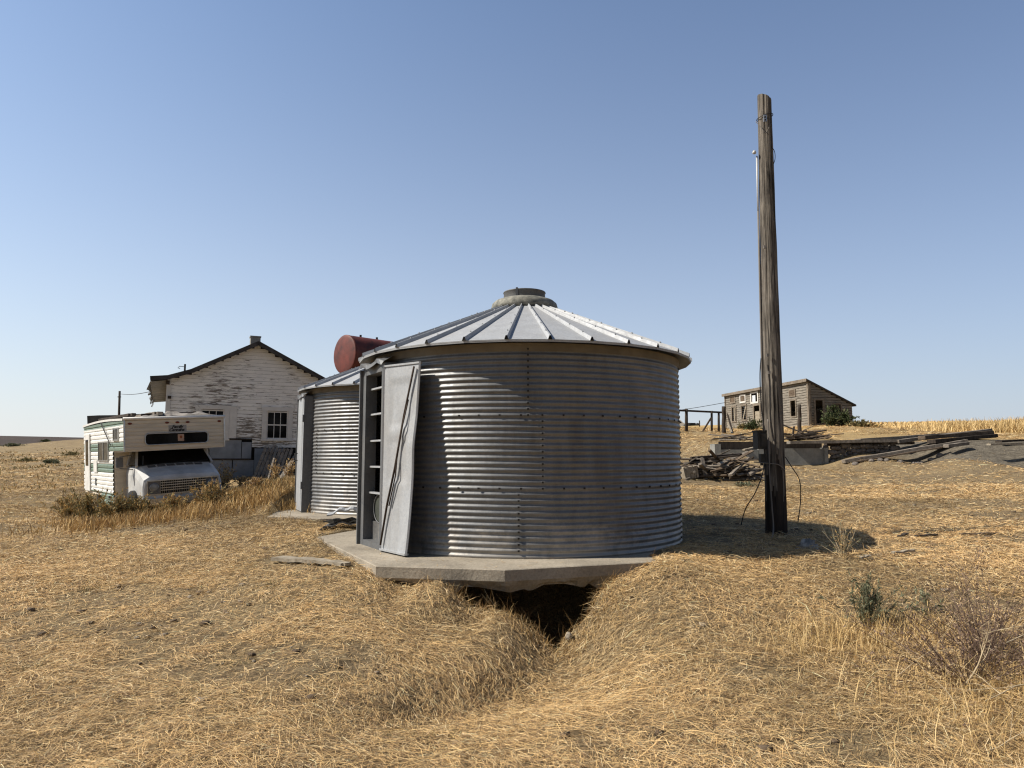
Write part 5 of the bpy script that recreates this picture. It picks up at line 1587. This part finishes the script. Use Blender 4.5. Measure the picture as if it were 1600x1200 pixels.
# ------------------------------------------------------------------ sunken foundation: concrete and stone wall
def foundation():
    Yw = 29.5
    a = at(1118, 722, Yw); b_ = at(1291, 722, Yw)
    za, zt = gz(a.x, a.y) - 0.3, at(1200, 700.5, Yw).z
    o0 = Vector((a.x, Yw, 0))
    root = thing('foundation_wall', 'broken grey concrete wall of a sunken cellar below the shed', 'wall', (a.x, Yw, za + 0.3))
    mb = MB()
    def seg(px0, px1, ztop, th=0.25):
        x0, x1 = at(px0, 710, Yw).x, at(px1, 710, Yw).x
        mb.span((x0, Yw, za), (x1, Yw + th, ztop))
    seg(1126, 1185, zt - 0.05); seg(1185.5, 1287, zt)
    mb.build('wall_face', M_CONC2, root)
    mb = MB(); x0, x1 = at(1117, 710, Yw).x, at(1126.5, 710, Yw).x
    mb.span((x0, Yw - 0.02, za), (x1, Yw + 0.7, zt + 0.18)); mb.build('end_pier', M_CONC2, root)
    mb = MB(); x0, x1 = at(1287, 710, Yw).x, at(1292.5, 710, Yw).x
    mb.span((x0, Yw - 0.10, za), (x1, Yw + 0.4, zt + 0.02)); mb.build('end_pier', M_CONC2, root)
    mb = MB(); mb.span((at(1127, 700, Yw).x, Yw + 0.35, zt - 0.3), (at(1290, 700, Yw).x, Yw + 0.42, zt + 0.28)); mb.build('rear_plank', M_DARKWOOD, root)
    # stone wall
    sx0, sx1 = at(1293, 710, Yw).x, at(1402, 710, Yw).x
    mb = MB(); mb.smooth = False
    rs = random.Random(4)
    def rock(c, sx, sy, sz):
        n1, n2 = 8, 5
        rows = []
        for j in range(n2 + 1):
            th = math.pi * j / n2; row = []
            for i in range(n1):
                ph = 2 * math.pi * i / n1; k_ = 0.8 + 0.35 * rs.random()
                row.append(mb.vert((c[0] + sx * k_ * math.sin(th) * math.cos(ph), c[1] + sy * k_ * math.sin(th) * math.sin(ph), c[2] + sz * k_ * math.cos(th))))
            rows.append(row)
        for j in range(n2):
            for i in range(n1):
                q = (i + 1) % n1; mb.face([rows[j][i], rows[j][q], rows[j + 1][q], rows[j + 1][i]])
    x_ = sx0
    while x_ < sx1:
        f_ = (x_ - sx0) / (sx1 - sx0)
        zlo = gz(x_, Yw - 0.3) - 0.05; zhi = zt + 0.02 + 0.16 * f_
        z_ = zlo
        while z_ < zhi:
            s_ = rs.uniform(0.09, 0.15)
            rock((x_ + rs.uniform(-0.06, 0.06), Yw + 0.1 + rs.uniform(-0.04, 0.04), z_ + s_ * 0.5), s_ * rs.uniform(1.0, 1.5), 0.16, s_ * 0.85)
            z_ += s_ * 1.45
        x_ += rs.uniform(0.17, 0.25)
    mb.mi = 0
    o = mb.build('stone_wall', M_ROCK, None, True, (sx0, Yw, za + 0.3)); tag(o, 'low dark fieldstone wall running right from the concrete cellar wall', 'wall')
    mb = MB()
    # long timbers of the collapsed roof
    def tim(p0, p1, w_, h_, m_, lab, roll=0.0):
        plank('roof_timber', p0, p1, w_, h_, m_, lab, 'timber', 'long timbers over the sunken cellar', roll)
    tim(at(1232, 691.5, 29.4), at(1398, 688.5, 29.4), 0.40, 0.12, M_GREYWOOD, 'flat grey timber along the top edge of the cellar wall')
    tim(at(1340, 688.5, 29.8), at(1500, 678, 30.2), 0.45, 0.15, M_GREYWOOD, 'long grey timber carrying on to the right over the stone wall')
    tim(at(1400, 690, 29.3), at(1540, 673, 29.8), 0.40, 0.13, M_GREYWOOD, 'raised grey timber whose right tip juts highest of the cellar timbers')
    tim(at(1440, 684, 29.0), at(1544, 676, 29.4), 0.42, 0.15, M_BROWNWOOD, 'dark timber under the raised tip of the cellar timbers')
    tim(at(1455, 690, 28.6), at(1550, 681, 29.2), 0.45, 0.14, M_DARKWOOD, 'dark timber lying lowest at the right end of the cellar')
    tim(at(1318, 721, 28.6), at(1500, 690.5, 28.4), 0.36, 0.13, M_GREYWOOD, 'long grey timber sloping down in front of the stone wall')
    tim(at(1335, 722, 28.2), at(1470, 699, 27.9), 0.22, 0.05, M_BROWNWOOD, 'brown timber sloping just below the long one before the stone wall')
    tim(at(1478, 697, 27.6), at(1510, 693, 27.7), 0.3, 0.12, M_GREYWOOD, 'short thick block of timber at the top of the grey bank')
    tim(at(1545, 694.5, 26.5), at(1660, 692.5, 26.7), 0.22, 0.06, M_PALEWOOD, 'pale timber lying on the grey bank at the right edge')
    tim(at(1560, 690, 28), at(1680, 683, 28.4), 0.35, 0.08, M_DARKWOOD, 'dark timber lying behind the pale one at the right edge')
    tim(at(1130, 697, 30.2), at(1180, 698, 30.0), 0.22, 0.06, M_DARKWOOD, 'dark timber lying behind the left part of the concrete wall')
    tim(at(1162, 703, 29.4), at(1184, 698, 29.9), 0.14, 0.05, M_PALEWOOD, 'short pale board slanting over the left part of the concrete wall')
    # prop that throws the slanting shadow on the wall
    p = at(1210, 722, 29.1); p.z = gz(p.x, p.y); tim(p, at(1222, 697, 29.3), 0.2, 0.06, M_GREYWOOD, 'timber propped on the concrete wall just behind the tall pole')
    # dark strip added as the shade in the void under the timbers
    tim(at(1290, 695, 29.75), at(1420, 692, 29.75), 0.3, 0.12, M_DARKWOOD, 'dark strip standing for the shaded void on top of the stone wall')
    for i in range(16):
        px = random.uniform(1330, 1480); py = 718 - (px - 1330) * 0.155 + random.uniform(0, 5)
        c = at(px, py, 28.0); c.z = gz(c.x, c.y) + 0.03
        mb = MB(); rock(c, random.uniform(.08, .16), .1, random.uniform(.05, .1))
        # each stone a mesh of its own
        o = mb.build('fallen_stone', M_ROCK, None, True, tuple(c)); tag(o, 'dark stone fallen below the sloping grey timber', 'stone', 'stones fallen from the cellar wall')
foundation()

# scrap lumber heaps: every board its own object
def heap(px0, px1, py, Y, n_, hmax, label, grp, depth=1.0, mats=(M_BROWNWOOD, M_GREYWOOD, M_DARKWOOD), lmin=0.5, lmax=1.7, seed=1, wr=(0.04, 0.13)):
    rs = random.Random(seed)
    xa, xb = at(px0, py, Y).x, at(px1, py, Y).x
    for i in range(n_):
        t = rs.random(); x_ = xa + (xb - xa) * t; y_ = Y + rs.uniform(-0.5, 0.5) * depth
        prof = math.sin(math.pi * min(1, max(0.0, t * 0.9 + 0.08))) ** 0.8
        z_ = gz(x_, y_) + 0.03 + prof * hmax * rs.random()
        ang = rs.gauss(0.15, 0.55); el = rs.gauss(0.05, 0.2)
        L_ = rs.uniform(lmin, lmax)
        dv = Vector((math.cos(ang) * math.cos(el), math.sin(ang) * math.cos(el), math.sin(el))) * (L_ / 2)
        c = Vector((x_, y_, z_))
        a, b_ = c - dv, c + dv
        for q in (a, b_):
            gq = gz(q.x, q.y) + 0.02
            if q.z < gq: q.z = gq
        mb = MB(); mb.beam(a, b_, rs.uniform(*wr), rs.uniform(0.025, 0.06), roll=rs.uniform(-0.6, 0.6), taper=rs.uniform(0.6, 1.0))
        o = mb.build('scrap_board', rs.choice(mats), None, True, tuple(c)); tag(o, label, 'scrap board', grp)
heap(1073, 1180, 738, 21.5, 98, 0.72, 'weathered scrap board in the heap right of the near bin', 'scrap heap right of the near bin', 1.3, seed=3)
heap(1236, 1290, 685, 35.0, 36, 0.42, 'brown scrap board in the far heap behind the tall pole', 'scrap heap behind the tall pole', 1.5, seed=5, mats=(M_BROWNWOOD, M_DARKWOOD), lmax=2.0)
heap(1120, 1180, 681, 38.0, 12, 0.10, 'dark branch lying on the ground behind the concrete wall', 'branches behind the concrete wall', 1.5, seed=8, mats=(M_DARKWOOD, M_GREYWOOD), lmax=2.6, wr=(0.05, 0.1))
a = at(1066, 748, 20.8); a.z = gz(a.x, a.y); plank('crate_board', a + Vector((0, 0, 0.16)), a + Vector((0.42, 0.1, 0.22)), 0.3, 0.34, M_PALEWOOD, 'square pale wooden block at the left end of the near scrap heap', 'block')
a = at(1062, 735, 21.3); a.z = gz(a.x, a.y); plank('grey_panel', a + Vector((0, 0, 0.25)), a + Vector((0.5, 0.1, 0.55)), 0.5, 0.03, M_GREYWOOD, 'grey board panel tilted up at the left end of the near scrap heap', 'panel', roll=0.3)
a = at(1103, 747, 21.0); a.z = gz(a.x, a.y); plank('board', a, at(1097, 716, 21.2), 0.11, 0.04, M_GREYWOOD, 'upright grey board standing out of the near scrap heap')
# thin dark and pale strips lying right of the pole
for (px, py, Y, L_, ang, m_, lab) in ((1405, 846, 9.5, 0.35, 0.8, M_DARKWOOD, 'short dark strip lying in straw right of the pole'), (1430, 840, 9.6, 0.3, 0.1, M_DARKWOOD, 'second dark strip lying beside the short one right of the pole'),
                                      (1500, 838, 9.7, 0.5, -0.1, M_BROWNWOOD, 'flat brown strip lying in straw at the far right'), (1395, 870, 8.3, 0.3, 0.3, M_PALEWOOD, 'pale splinter of wood lying at the tip of the bin shadow'), (1345, 876, 8.0, 0.12, 0.2, M_PALEWOOD, 'small pale wood chip at the edge of the bin shadow')):
    a = gp(px, py, Y, 0.035); plank('stick', a, a + Vector((math.cos(ang) * L_, math.sin(ang) * L_, 0.02)), 0.05, 0.02, m_, lab, 'stick')
# crumpled bag in the bin shadow
c = gp(1262, 864, 8.75, -0.02)
mb = MB(); mb.smooth = True
n1, n2 = 18, 10
rows = []
for j in range(n2 + 1):
    th = math.pi * 0.5 * j / n2; row = []
    for i in range(n1):
        ph = 2 * math.pi * i / n1
        k_ = 0.35 + 0.85 * float(vnoise(np.array([i * 1.3]), np.array([j * 1.1]), 33)[0])
        row.append(mb.vert((c.x + 0.17 * k_ * math.sin(th) * math.cos(ph), c.y + 0.11 * k_ * math.sin(th) * math.sin(ph), c.z - 0.01 + 0.13 * k_ * math.cos(th))))
    rows.append(row)
for j in range(n2):
    for i in range(n1): mb.face([rows[j][i], rows[j][(i + 1) % n1], rows[j + 1][(i + 1) % n1], rows[j + 1][i]])
tag(mb.build('plastic_bag', M_BAG, None, True, tuple(c)), 'crumpled grey plastic bag lying in the bin shadow near the pole', 'bag')
# small stone in the mouth of the hole
c = Vector((0.52, 6.72, gz(0.52, 6.72) + 0.04))
mb = MB(); mb.smooth = True; mb.lathe([(0.0, 0.035), (0.03, 0.028), (0.045, 0.005), (0.045, -0.03), (0.0, -0.05)], 9, c)
for i, v in enumerate(mb.v): mb.v[i] = (c.x + (v[0] - c.x) * 0.7, v[1], v[2])
tag(mb.build('stone', M_CONC, None, True, tuple(c)), 'small pale stone at the bottom of the hole under the pad', 'stone')

# distant white and dark vehicles left of the corral
def far_car(px, Y, body, label, s_=1.0, cap=False):
    b_ = at(px, 668, Y); b_.z = gz(b_.x, b_.y)
    root = thing('parked_car', label, 'car', b_, 'vehicles far off in the stubble')
    mb = MB()
    prof = [(-2.1, 0.35), (2.1, 0.35), (2.15, 0.85), (1.2, 0.95), (0.6, 1.5), (-1.6, 1.52), (-2.1, 0.95)]
    pts0 = [(b_.x + x_ * s_, b_.y - 0.85, b_.z + z_ * s_) for x_, z_ in prof]; pts1 = [(p[0], p[1] + 1.7, p[2]) for p in pts0]
    mb.poly(pts0); mb.poly(pts1[::-1])
    for i in range(len(prof)):
        j = (i + 1) % len(prof); mb.poly([pts0[j], pts0[i], pts1[i], pts1[j]])
    bd = mb.build('body', body, root)
    mb = MB(); mb.poly([(b_.x + x_ * s_, b_.y - 0.856, b_.z + z_ * s_) for x_, z_ in ((-1.5, 0.98), (0.95, 0.98), (0.5, 1.42), (-1.45, 1.44))]); mb.build('window', M_GLASS, bd)
    for x_ in (-1.3, 1.35):
        mb = MB(); mb.smooth = True; mb.lathe_axis([(0, 0), (0.33, 0), (0.33, 0.2), (0, 0.2)], (b_.x + x_ * s_, b_.y - 0.9, b_.z + 0.33), (0, 1, 0), 20); mb.build('wheel', M_RUBBER, root)
far_car(1054, 105, M_WHITE, 'white car far off, half hidden by the edge of the near bin')
far_car(1081, 99, mat_flat('dark_green_car', (0.035, 0.04, 0.032), 0.5), 'dark car far off, seen under the corral rail', 0.45)

# ------------------------------------------------------------------ shrubs and weeds
def shrub(name, c, h, wd, n_stem, n_leaf, palette, leaf, label, cat, twig=M_STEM, lean=0.5, stem_r=0.006, leaf_asp=3.0, grp=None, flat=0.03, stem_up=1.0):
    """twigs fan out of the base; leaf-sized blades sit along them"""
    c = Vector(c)
    root = thing(name, label, cat, c, grp)
    mb = MB(); ends = []
    for i in range(n_stem):
        a = RNG.random() * 2 * math.pi; le = abs(RNG.normal(0, lean))
        L_ = h * RNG.uniform(0.6, 1.05)
        p0 = c + Vector((math.cos(a), math.sin(a), 0)) * (0.06 * wd * RNG.random())
        dv = Vector((math.cos(a) * math.sin(le) * wd / max(h, .01), math.sin(a) * math.sin(le) * wd / max(h, .01), math.cos(le) * stem_up))
        p1 = p0 + dv * (L_ * 0.5) + Vector(RNG.normal(0, 0.04 * h, 3)); p2 = p1 + dv * (L_ * 0.5) + Vector(RNG.normal(0, 0.08 * h, 3)) + Vector((0, 0, 0.05 * h))
        if p2.z < c.z: p2.z = c.z + 0.02
        mb.tube([p0 - Vector((0, 0, 0.03)), p1, p2], [stem_r, stem_r * 0.75, stem_r * 0.35], 4, False); ends.append((p0, p1, p2))
        for q in range(2):
            s_ = p0.lerp(p1, RNG.uniform(0.4, 1)) if RNG.random() < 0.4 else p1.lerp(p2, RNG.uniform(0, 0.9))
            e = s_ + (dv.normalized() + Vector(RNG.normal(0, 0.45, 3))) * (L_ * RNG.uniform(0.15, 0.35))
            mb.tube([s_, e], [stem_r * 0.5, stem_r * 0.25], 3, False); ends.append((s_, s_.lerp(e, 0.5), e))
    mb.build('stem', twig, root)
    if n_leaf:
        E = np.array([[list(p) for p in e] for e in ends])
        i = RNG.integers(0, len(E), n_leaf); t = RNG.random(n_leaf) ** 0.7
        a_, b_, c_ = E[i, 0], E[i, 1], E[i, 2]
        tt = t[:, None]
        pos = np.where(tt < 0.5, a_ + (b_ - a_) * tt * 2, b_ + (c_ - b_) * (tt * 2 - 1)) + RNG.normal(0, flat * h, (n_leaf, 3))
        pos[:, 2] = np.maximum(pos[:, 2], c.z + 0.005)
        d = (c_ - a_); d = d / (np.linalg.norm(d, axis=1)[:, None] + 1e-6) + RNG.normal(0, 0.6, (n_leaf, 3)); d /= np.linalg.norm(d, axis=1)[:, None]
        sd = np.cross(d, RNG.normal(0, 1, (n_leaf, 3))); sd /= (np.linalg.norm(sd, axis=1)[:, None] + 1e-6)
        ln = leaf * (0.6 + 0.8 * RNG.random(n_leaf))
        blv = Blades()
        cl = pal(palette, n_leaf, None, 0.2)
        blv.add(pos, d * (ln * 0.5)[:, None], d * (ln * 0.5)[:, None], sd, ln / leaf_asp, cl)
        blv.obj('foliage', M_LEAF, np.array(c), root)
    return root

# sage-green plant and companions, right foreground
shrub('rabbitbrush', gp(1352, 988, 6.0), 0.42, 0.56, 26, 1500, PAL_SAGE, 0.034, 'upright sage-green brush growing from golden grass on the right', 'bush', lean=0.48, leaf_asp=4.5, stem_r=0.004, flat=0.012)
shrub('weed', gp(1318, 872, 8.1), 0.36, 0.32, 26, 350, np.concatenate([PAL_DRY, PAL_SAGE]), 0.025, 'sparse dry weed standing at the tip of the bin shadow', 'weed', M_TWIG, 0.5, 0.003, 3.5)
shrub('weed', gp(1452, 985, 6.2), 0.16, 0.22, 14, 260, PAL_SAGE, 0.025, 'low grey-green weed between the sage-green brush and the purple bush', 'weed', lean=0.7, stem_r=0.003)
for (dx, dy, hh, lab) in ((0.0, 0.0, 0.62, 'purple-brown dead bush at the right edge, tallest of the three'), (-0.32, -0.28, 0.46, 'purple-brown dead bush, leftmost of the three on the right'), (0.25, -0.65, 0.50, 'purple-brown dead bush closest to the camera at the right edge')):
    v = gp(1545, 1045, 5.2); v.x += dx; v.y += dy; v.z = gz(v.x, v.y)
    shrub('dead_bush', v, hh, 1.0, 85, 1500, PAL_PURP, 0.020, lab, 'bush', M_TWIGD, 0.75, 0.0028, 3.0, 'dead purple bushes on the right')
# pale dead branches over the dead bush
def branch(name, path, r_, label, rs, m_=M_TWIG, depth=3):
    mb = MB(); mb.smooth = True
    base = Vector(path[0])
    def grow(p, d, L_, r0, dep):
        k_ = 5; pts = [p]; dd = d.copy()
        for i in range(k_):
            dd = (dd + Vector((rs.gauss(0, 0.12), rs.gauss(0, 0.12), rs.gauss(0, 0.10)))).normalized(); pts.append(pts[-1] + dd * (L_ / k_))
        mb.tube(pts, [r0 * (1 - 0.65 * i / k_) for i in range(k_ + 1)], 6, False)
        if dep:
            for i in (2, 3, 4, 5):
                if rs.random() < 0.75:
                    nd = (dd + Vector((rs.gauss(0, 0.7), rs.gauss(0, 0.7), rs.gauss(0.1, 0.5)))).normalized()
                    grow(pts[i], nd, L_ * rs.uniform(0.35, 0.6), r0 * 0.5, dep - 1)
    p0, p1 = Vector(path[0]), Vector(path[1])
    grow(p0, (p1 - p0).normalized(), (p1 - p0).length, r_, depth)
    return tag(mb.build(name, m_, None, True, tuple(base)), label, 'branch', 'pale dead branches on the right')
rs = random.Random(12)
v0 = at(1510, 1062, 4.6); v0.z = gz(v0.x, v0.y) + 0.12
branch('dead_branch', (v0, at(1572, 1005, 4.5)), 0.0065, 'pale forked dead branch sticking up over the purple bush', rs)
v0 = at(1495, 1110, 4.4); v0.z = gz(v0.x, v0.y) + 0.05
branch('dead_branch', (v0, at(1470, 1040, 4.5)), 0.004, 'thin pale dead twig standing left of the purple bush', rs, M_TWIG, 2)
v0 = at(1660, 1075, 4.5); v0.z = gz(v0.x, v0.y) + 0.10
branch('dead_branch', (v0, at(1520, 1065, 4.3)), 0.006, 'long pale dead stalk lying low across the purple bush', rs, M_TWIG, 2)
v0 = at(1620, 960, 5.0)
branch('dead_branch', (at(1572, 1005, 4.5), v0), 0.005, 'upper pale dead branch running out at the right edge', rs, M_TWIG, 2)

for (px, py, Yd, qx, qy, Yq, lab) in ((1430, 1120, 4.35, 1500, 1150, 4.1, 'pale dead stalk lying lowest in the right foreground'), (1400, 1060, 5.0, 1470, 1010, 4.9, 'thin pale stalk between the sage-green brush and the purple bush'), (1540, 1175, 3.95, 1640, 1120, 4.0, 'pale dead stalk at the bottom right corner')):
    v0 = at(px, py, Yd); v0.z = gz(v0.x, v0.y) + 0.03; v1 = at(qx, qy, Yq); v1.z = max(v1.z, gz(v1.x, v1.y) + 0.05)
    branch('dead_branch', (v0, v1), 0.0035, lab, rs, M_TWIG, 2)

# weeds round the camper
for i, (px, py, Y, hh, lab) in enumerate(((135, 815, 14.4, 0.55, 'olive thistle weed leftmost in front of the camper'), (178, 818, 14.2, 0.55, 'tall olive weed below the camper side, second from the left'),
                                          (216, 812, 14.4, 0.42, 'olive brown weed covering the corner of the van bumper'), (105, 806, 15.2, 0.45, 'low olive weed left of the others by the camper'),
                                          (268, 806, 14.5, 0.40, 'brown weed standing before the grille of the van'), (326, 795, 15.0, 0.50, 'brown weed before the right side of the van grille'))):
    shrub('weed', gp(px, py, Y), hh, 0.8, 60, 1900, np.concatenate([PAL_OLIVE, PAL_DRY[:2]]) if i < 3 else np.concatenate([PAL_OLIVE[:2], PAL_DRY]), 0.045, lab, 'weed', M_STEM, 0.45, 0.005, 2.6, 'weeds around the camper')
for (px, py, Y, hh, wd, lab) in ((352, 745, 19.5, 1.15, 0.9, 'tall pale dry weed between the van and the house'), (338, 752, 18.6, 0.8, 0.6, 'small dry weed close to the right side of the van'), (452, 752, 20.5, 0.75, 0.7, 'pale dry weed before the gap under the house by the rear bin'), (428, 752, 20.0, 0.8, 0.6, 'dry weed growing in front of the leaning pallet'), (378, 770, 18.0, 0.42, 0.8, 'brown weed on the bank below the pallet'), (400, 772, 16.6, 0.42, 0.8, 'low brown weed on the bank left of the rear bin')):
    shrub('dry_weed', gp(px, py, Y), hh * 0.62, wd * 0.62, 30, 560, np.concatenate([PAL_DRY, PAL_PURP[1:2]]), 0.05, lab, 'weed', M_TWIG, 0.4, 0.008, 2.5, 'dry weeds below the house')
# green shrubs by the shed and on the left field
for (px, py, Y, hh, wd, n_, P_, lab) in ((1302, 667, 48.5, 1.7, 1.5, 3600, PAL_GREEN, 'large green shrub against the side wall of the shed, its left half'), (1318, 667, 48.5, 1.35, 1.1, 3000, PAL_GREEN, 'green shrub growing at the back corner of the shed'),
                                         (1178, 672, 52.0, 1.0, 1.2, 1300, PAL_GREEN, 'small green shrub below the front door of the shed'), (1160, 673, 54.0, 0.6, 0.9, 500, PAL_OLIVE, 'low olive weed under the left windows of the shed'),
                                         (1345, 670, 47.0, 0.6, 1.3, 900, PAL_OLIVE, 'low brown-green weed right of the shed shrubs'), (1360, 671, 47.0, 0.45, 1.2, 600, PAL_DRY, 'low dry weed at the start of the golden stubble'),
                                         (18, 709, 95, 0.55, 3.0, 1700, PAL_SAGE, 'wide grey-green shrub at the left edge of the far field'), (72, 701.5, 105, 0.5, 2.0, 1500, PAL_GREEN, 'dark green shrub alone on the far left field'),
                                         (112, 709, 80, 0.6, 2.5, 700, PAL_OLIVE, 'olive weed clump on the field left of the camper'), (80, 721, 55, 0.45, 1.4, 600, PAL_SAGE, 'small grey-green weed on the field, closer than the dark shrub'), (40, 716, 62, 0.4, 2.0, 500, PAL_OLIVE, 'low olive weed clump in the middle of the left field'),
                                         (1165, 757, 19.0, 0.14, 0.6, 260, PAL_SAGE, 'flat grey-green weed on bare ground left of the tall pole')):
    shrub('shrub', gp(px, py, Y), hh * 0.62, wd * 0.75, 46, n_, P_, 0.13 if Y > 30 else 0.05, lab, 'shrub', M_STEM, 0.62, 0.012, 2.2)

# ------------------------------------------------------------------ light, sky, camera
SUN_EL = R(44)
to_sun = Vector((-math.cos(R(6)) * math.cos(SUN_EL), -math.sin(R(6)) * math.cos(SUN_EL), math.sin(SUN_EL)))
sl = bpy.data.lights.new('sun', 'SUN'); sl.energy = 5.0; sl.angle = R(0.55); sl.color = (1.0, 0.93, 0.82)
so = bpy.data.objects.new('sun', sl); COL.objects.link(so); so.rotation_euler = to_sun.to_track_quat('Z', 'Y').to_euler()
w = bpy.data.worlds.new('World'); scene.world = w; w.use_nodes = True
N, L = w.node_tree.nodes, w.node_tree.links
sk = N.new('ShaderNodeTexSky'); sk.sky_type = 'NISHITA'; sk.sun_disc = False
sk.sun_elevation = SUN_EL; sk.sun_rotation = math.atan2(to_sun.x, to_sun.y)
sk.altitude = 300; sk.air_density = 1.0; sk.dust_density = 1.5; sk.ozone_density = 1.5
bg = N['Background']; bg.inputs[1].default_value = 0.095
# summer haze: the sky pales towards the horizon, more so on the sun's side
tc = N.new('ShaderNodeTexCoord'); sx = N.new('ShaderNodeSeparateXYZ'); L.new(tc.outputs['Generated'], sx.inputs[0])
el = math_(N, L, 'MAXIMUM', sx.outputs[2], 0.0)
hz = math_(N, L, 'POWER', 2.718, math_(N, L, 'MULTIPLY', el, -3.6))
side = N.new('ShaderNodeMapRange'); L.new(sx.outputs[0], side.inputs[0]); side.inputs[1].default_value = -0.7; side.inputs[2].default_value = 0.7; side.inputs[3].default_value = 0.0; side.inputs[4].default_value = 1.0
hc = mixc(N, L, side.outputs[0], (7.5, 7.5, 7.45), (5.0, 5.35, 6.0))
mul = mixc(N, L, 1.0, mixc(N, L, 1.0, sk.outputs[0], (0.76, 0.99, 1.20), 'MULTIPLY'), mixc(N, L, side.outputs[0], (1.22, 1.18, 1.12), (0.84, 0.88, 0.92)), 'MULTIPLY')
skyc = mixc(N, L, math_(N, L, 'MULTIPLY', hz, 0.92), mul, hc)
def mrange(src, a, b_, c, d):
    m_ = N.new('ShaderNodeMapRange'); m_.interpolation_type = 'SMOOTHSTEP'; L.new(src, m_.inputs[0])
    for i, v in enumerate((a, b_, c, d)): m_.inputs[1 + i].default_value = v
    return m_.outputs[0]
k1 = mrange(sx.outputs[2], 0.55, 0.85, 1.0, 0.55)  # overhead sky dimmed on purpose to cut the fill light
k2 = mrange(sx.outputs[1], -0.5, 0.25, 0.55, 1.0)  # unseen sky behind the camera dimmed to deepen the shaded sides
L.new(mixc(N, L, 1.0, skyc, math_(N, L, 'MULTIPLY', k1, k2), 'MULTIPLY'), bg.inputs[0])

cam = bpy.data.cameras.new('camera'); cam.sensor_fit = 'HORIZONTAL'; cam.sensor_width = 36.0; cam.lens = 36.0 * F / 1600.0
cam.clip_end = 5000; cam.clip_start = 0.05
co = bpy.data.objects.new('camera', cam); COL.objects.link(co)
co.location = (0, 0, EYE); co.rotation_euler = (R(90) + PITCH, 0, 0)
scene.camera = co
vs = scene.view_settings
vs.view_transform = 'Standard'; vs.look = 'None'; vs.exposure = 0.34; vs.gamma = 1.0; vs.use_curve_mapping = False
scene.render.engine = 'CYCLES'
scene.cycles.use_denoising = True; scene.cycles.filter_width = 1.2
scene.cycles.max_bounces = 6; scene.cycles.diffuse_bounces = 3; scene.cycles.glossy_bounces = 3; scene.cycles.transmission_bounces = 3
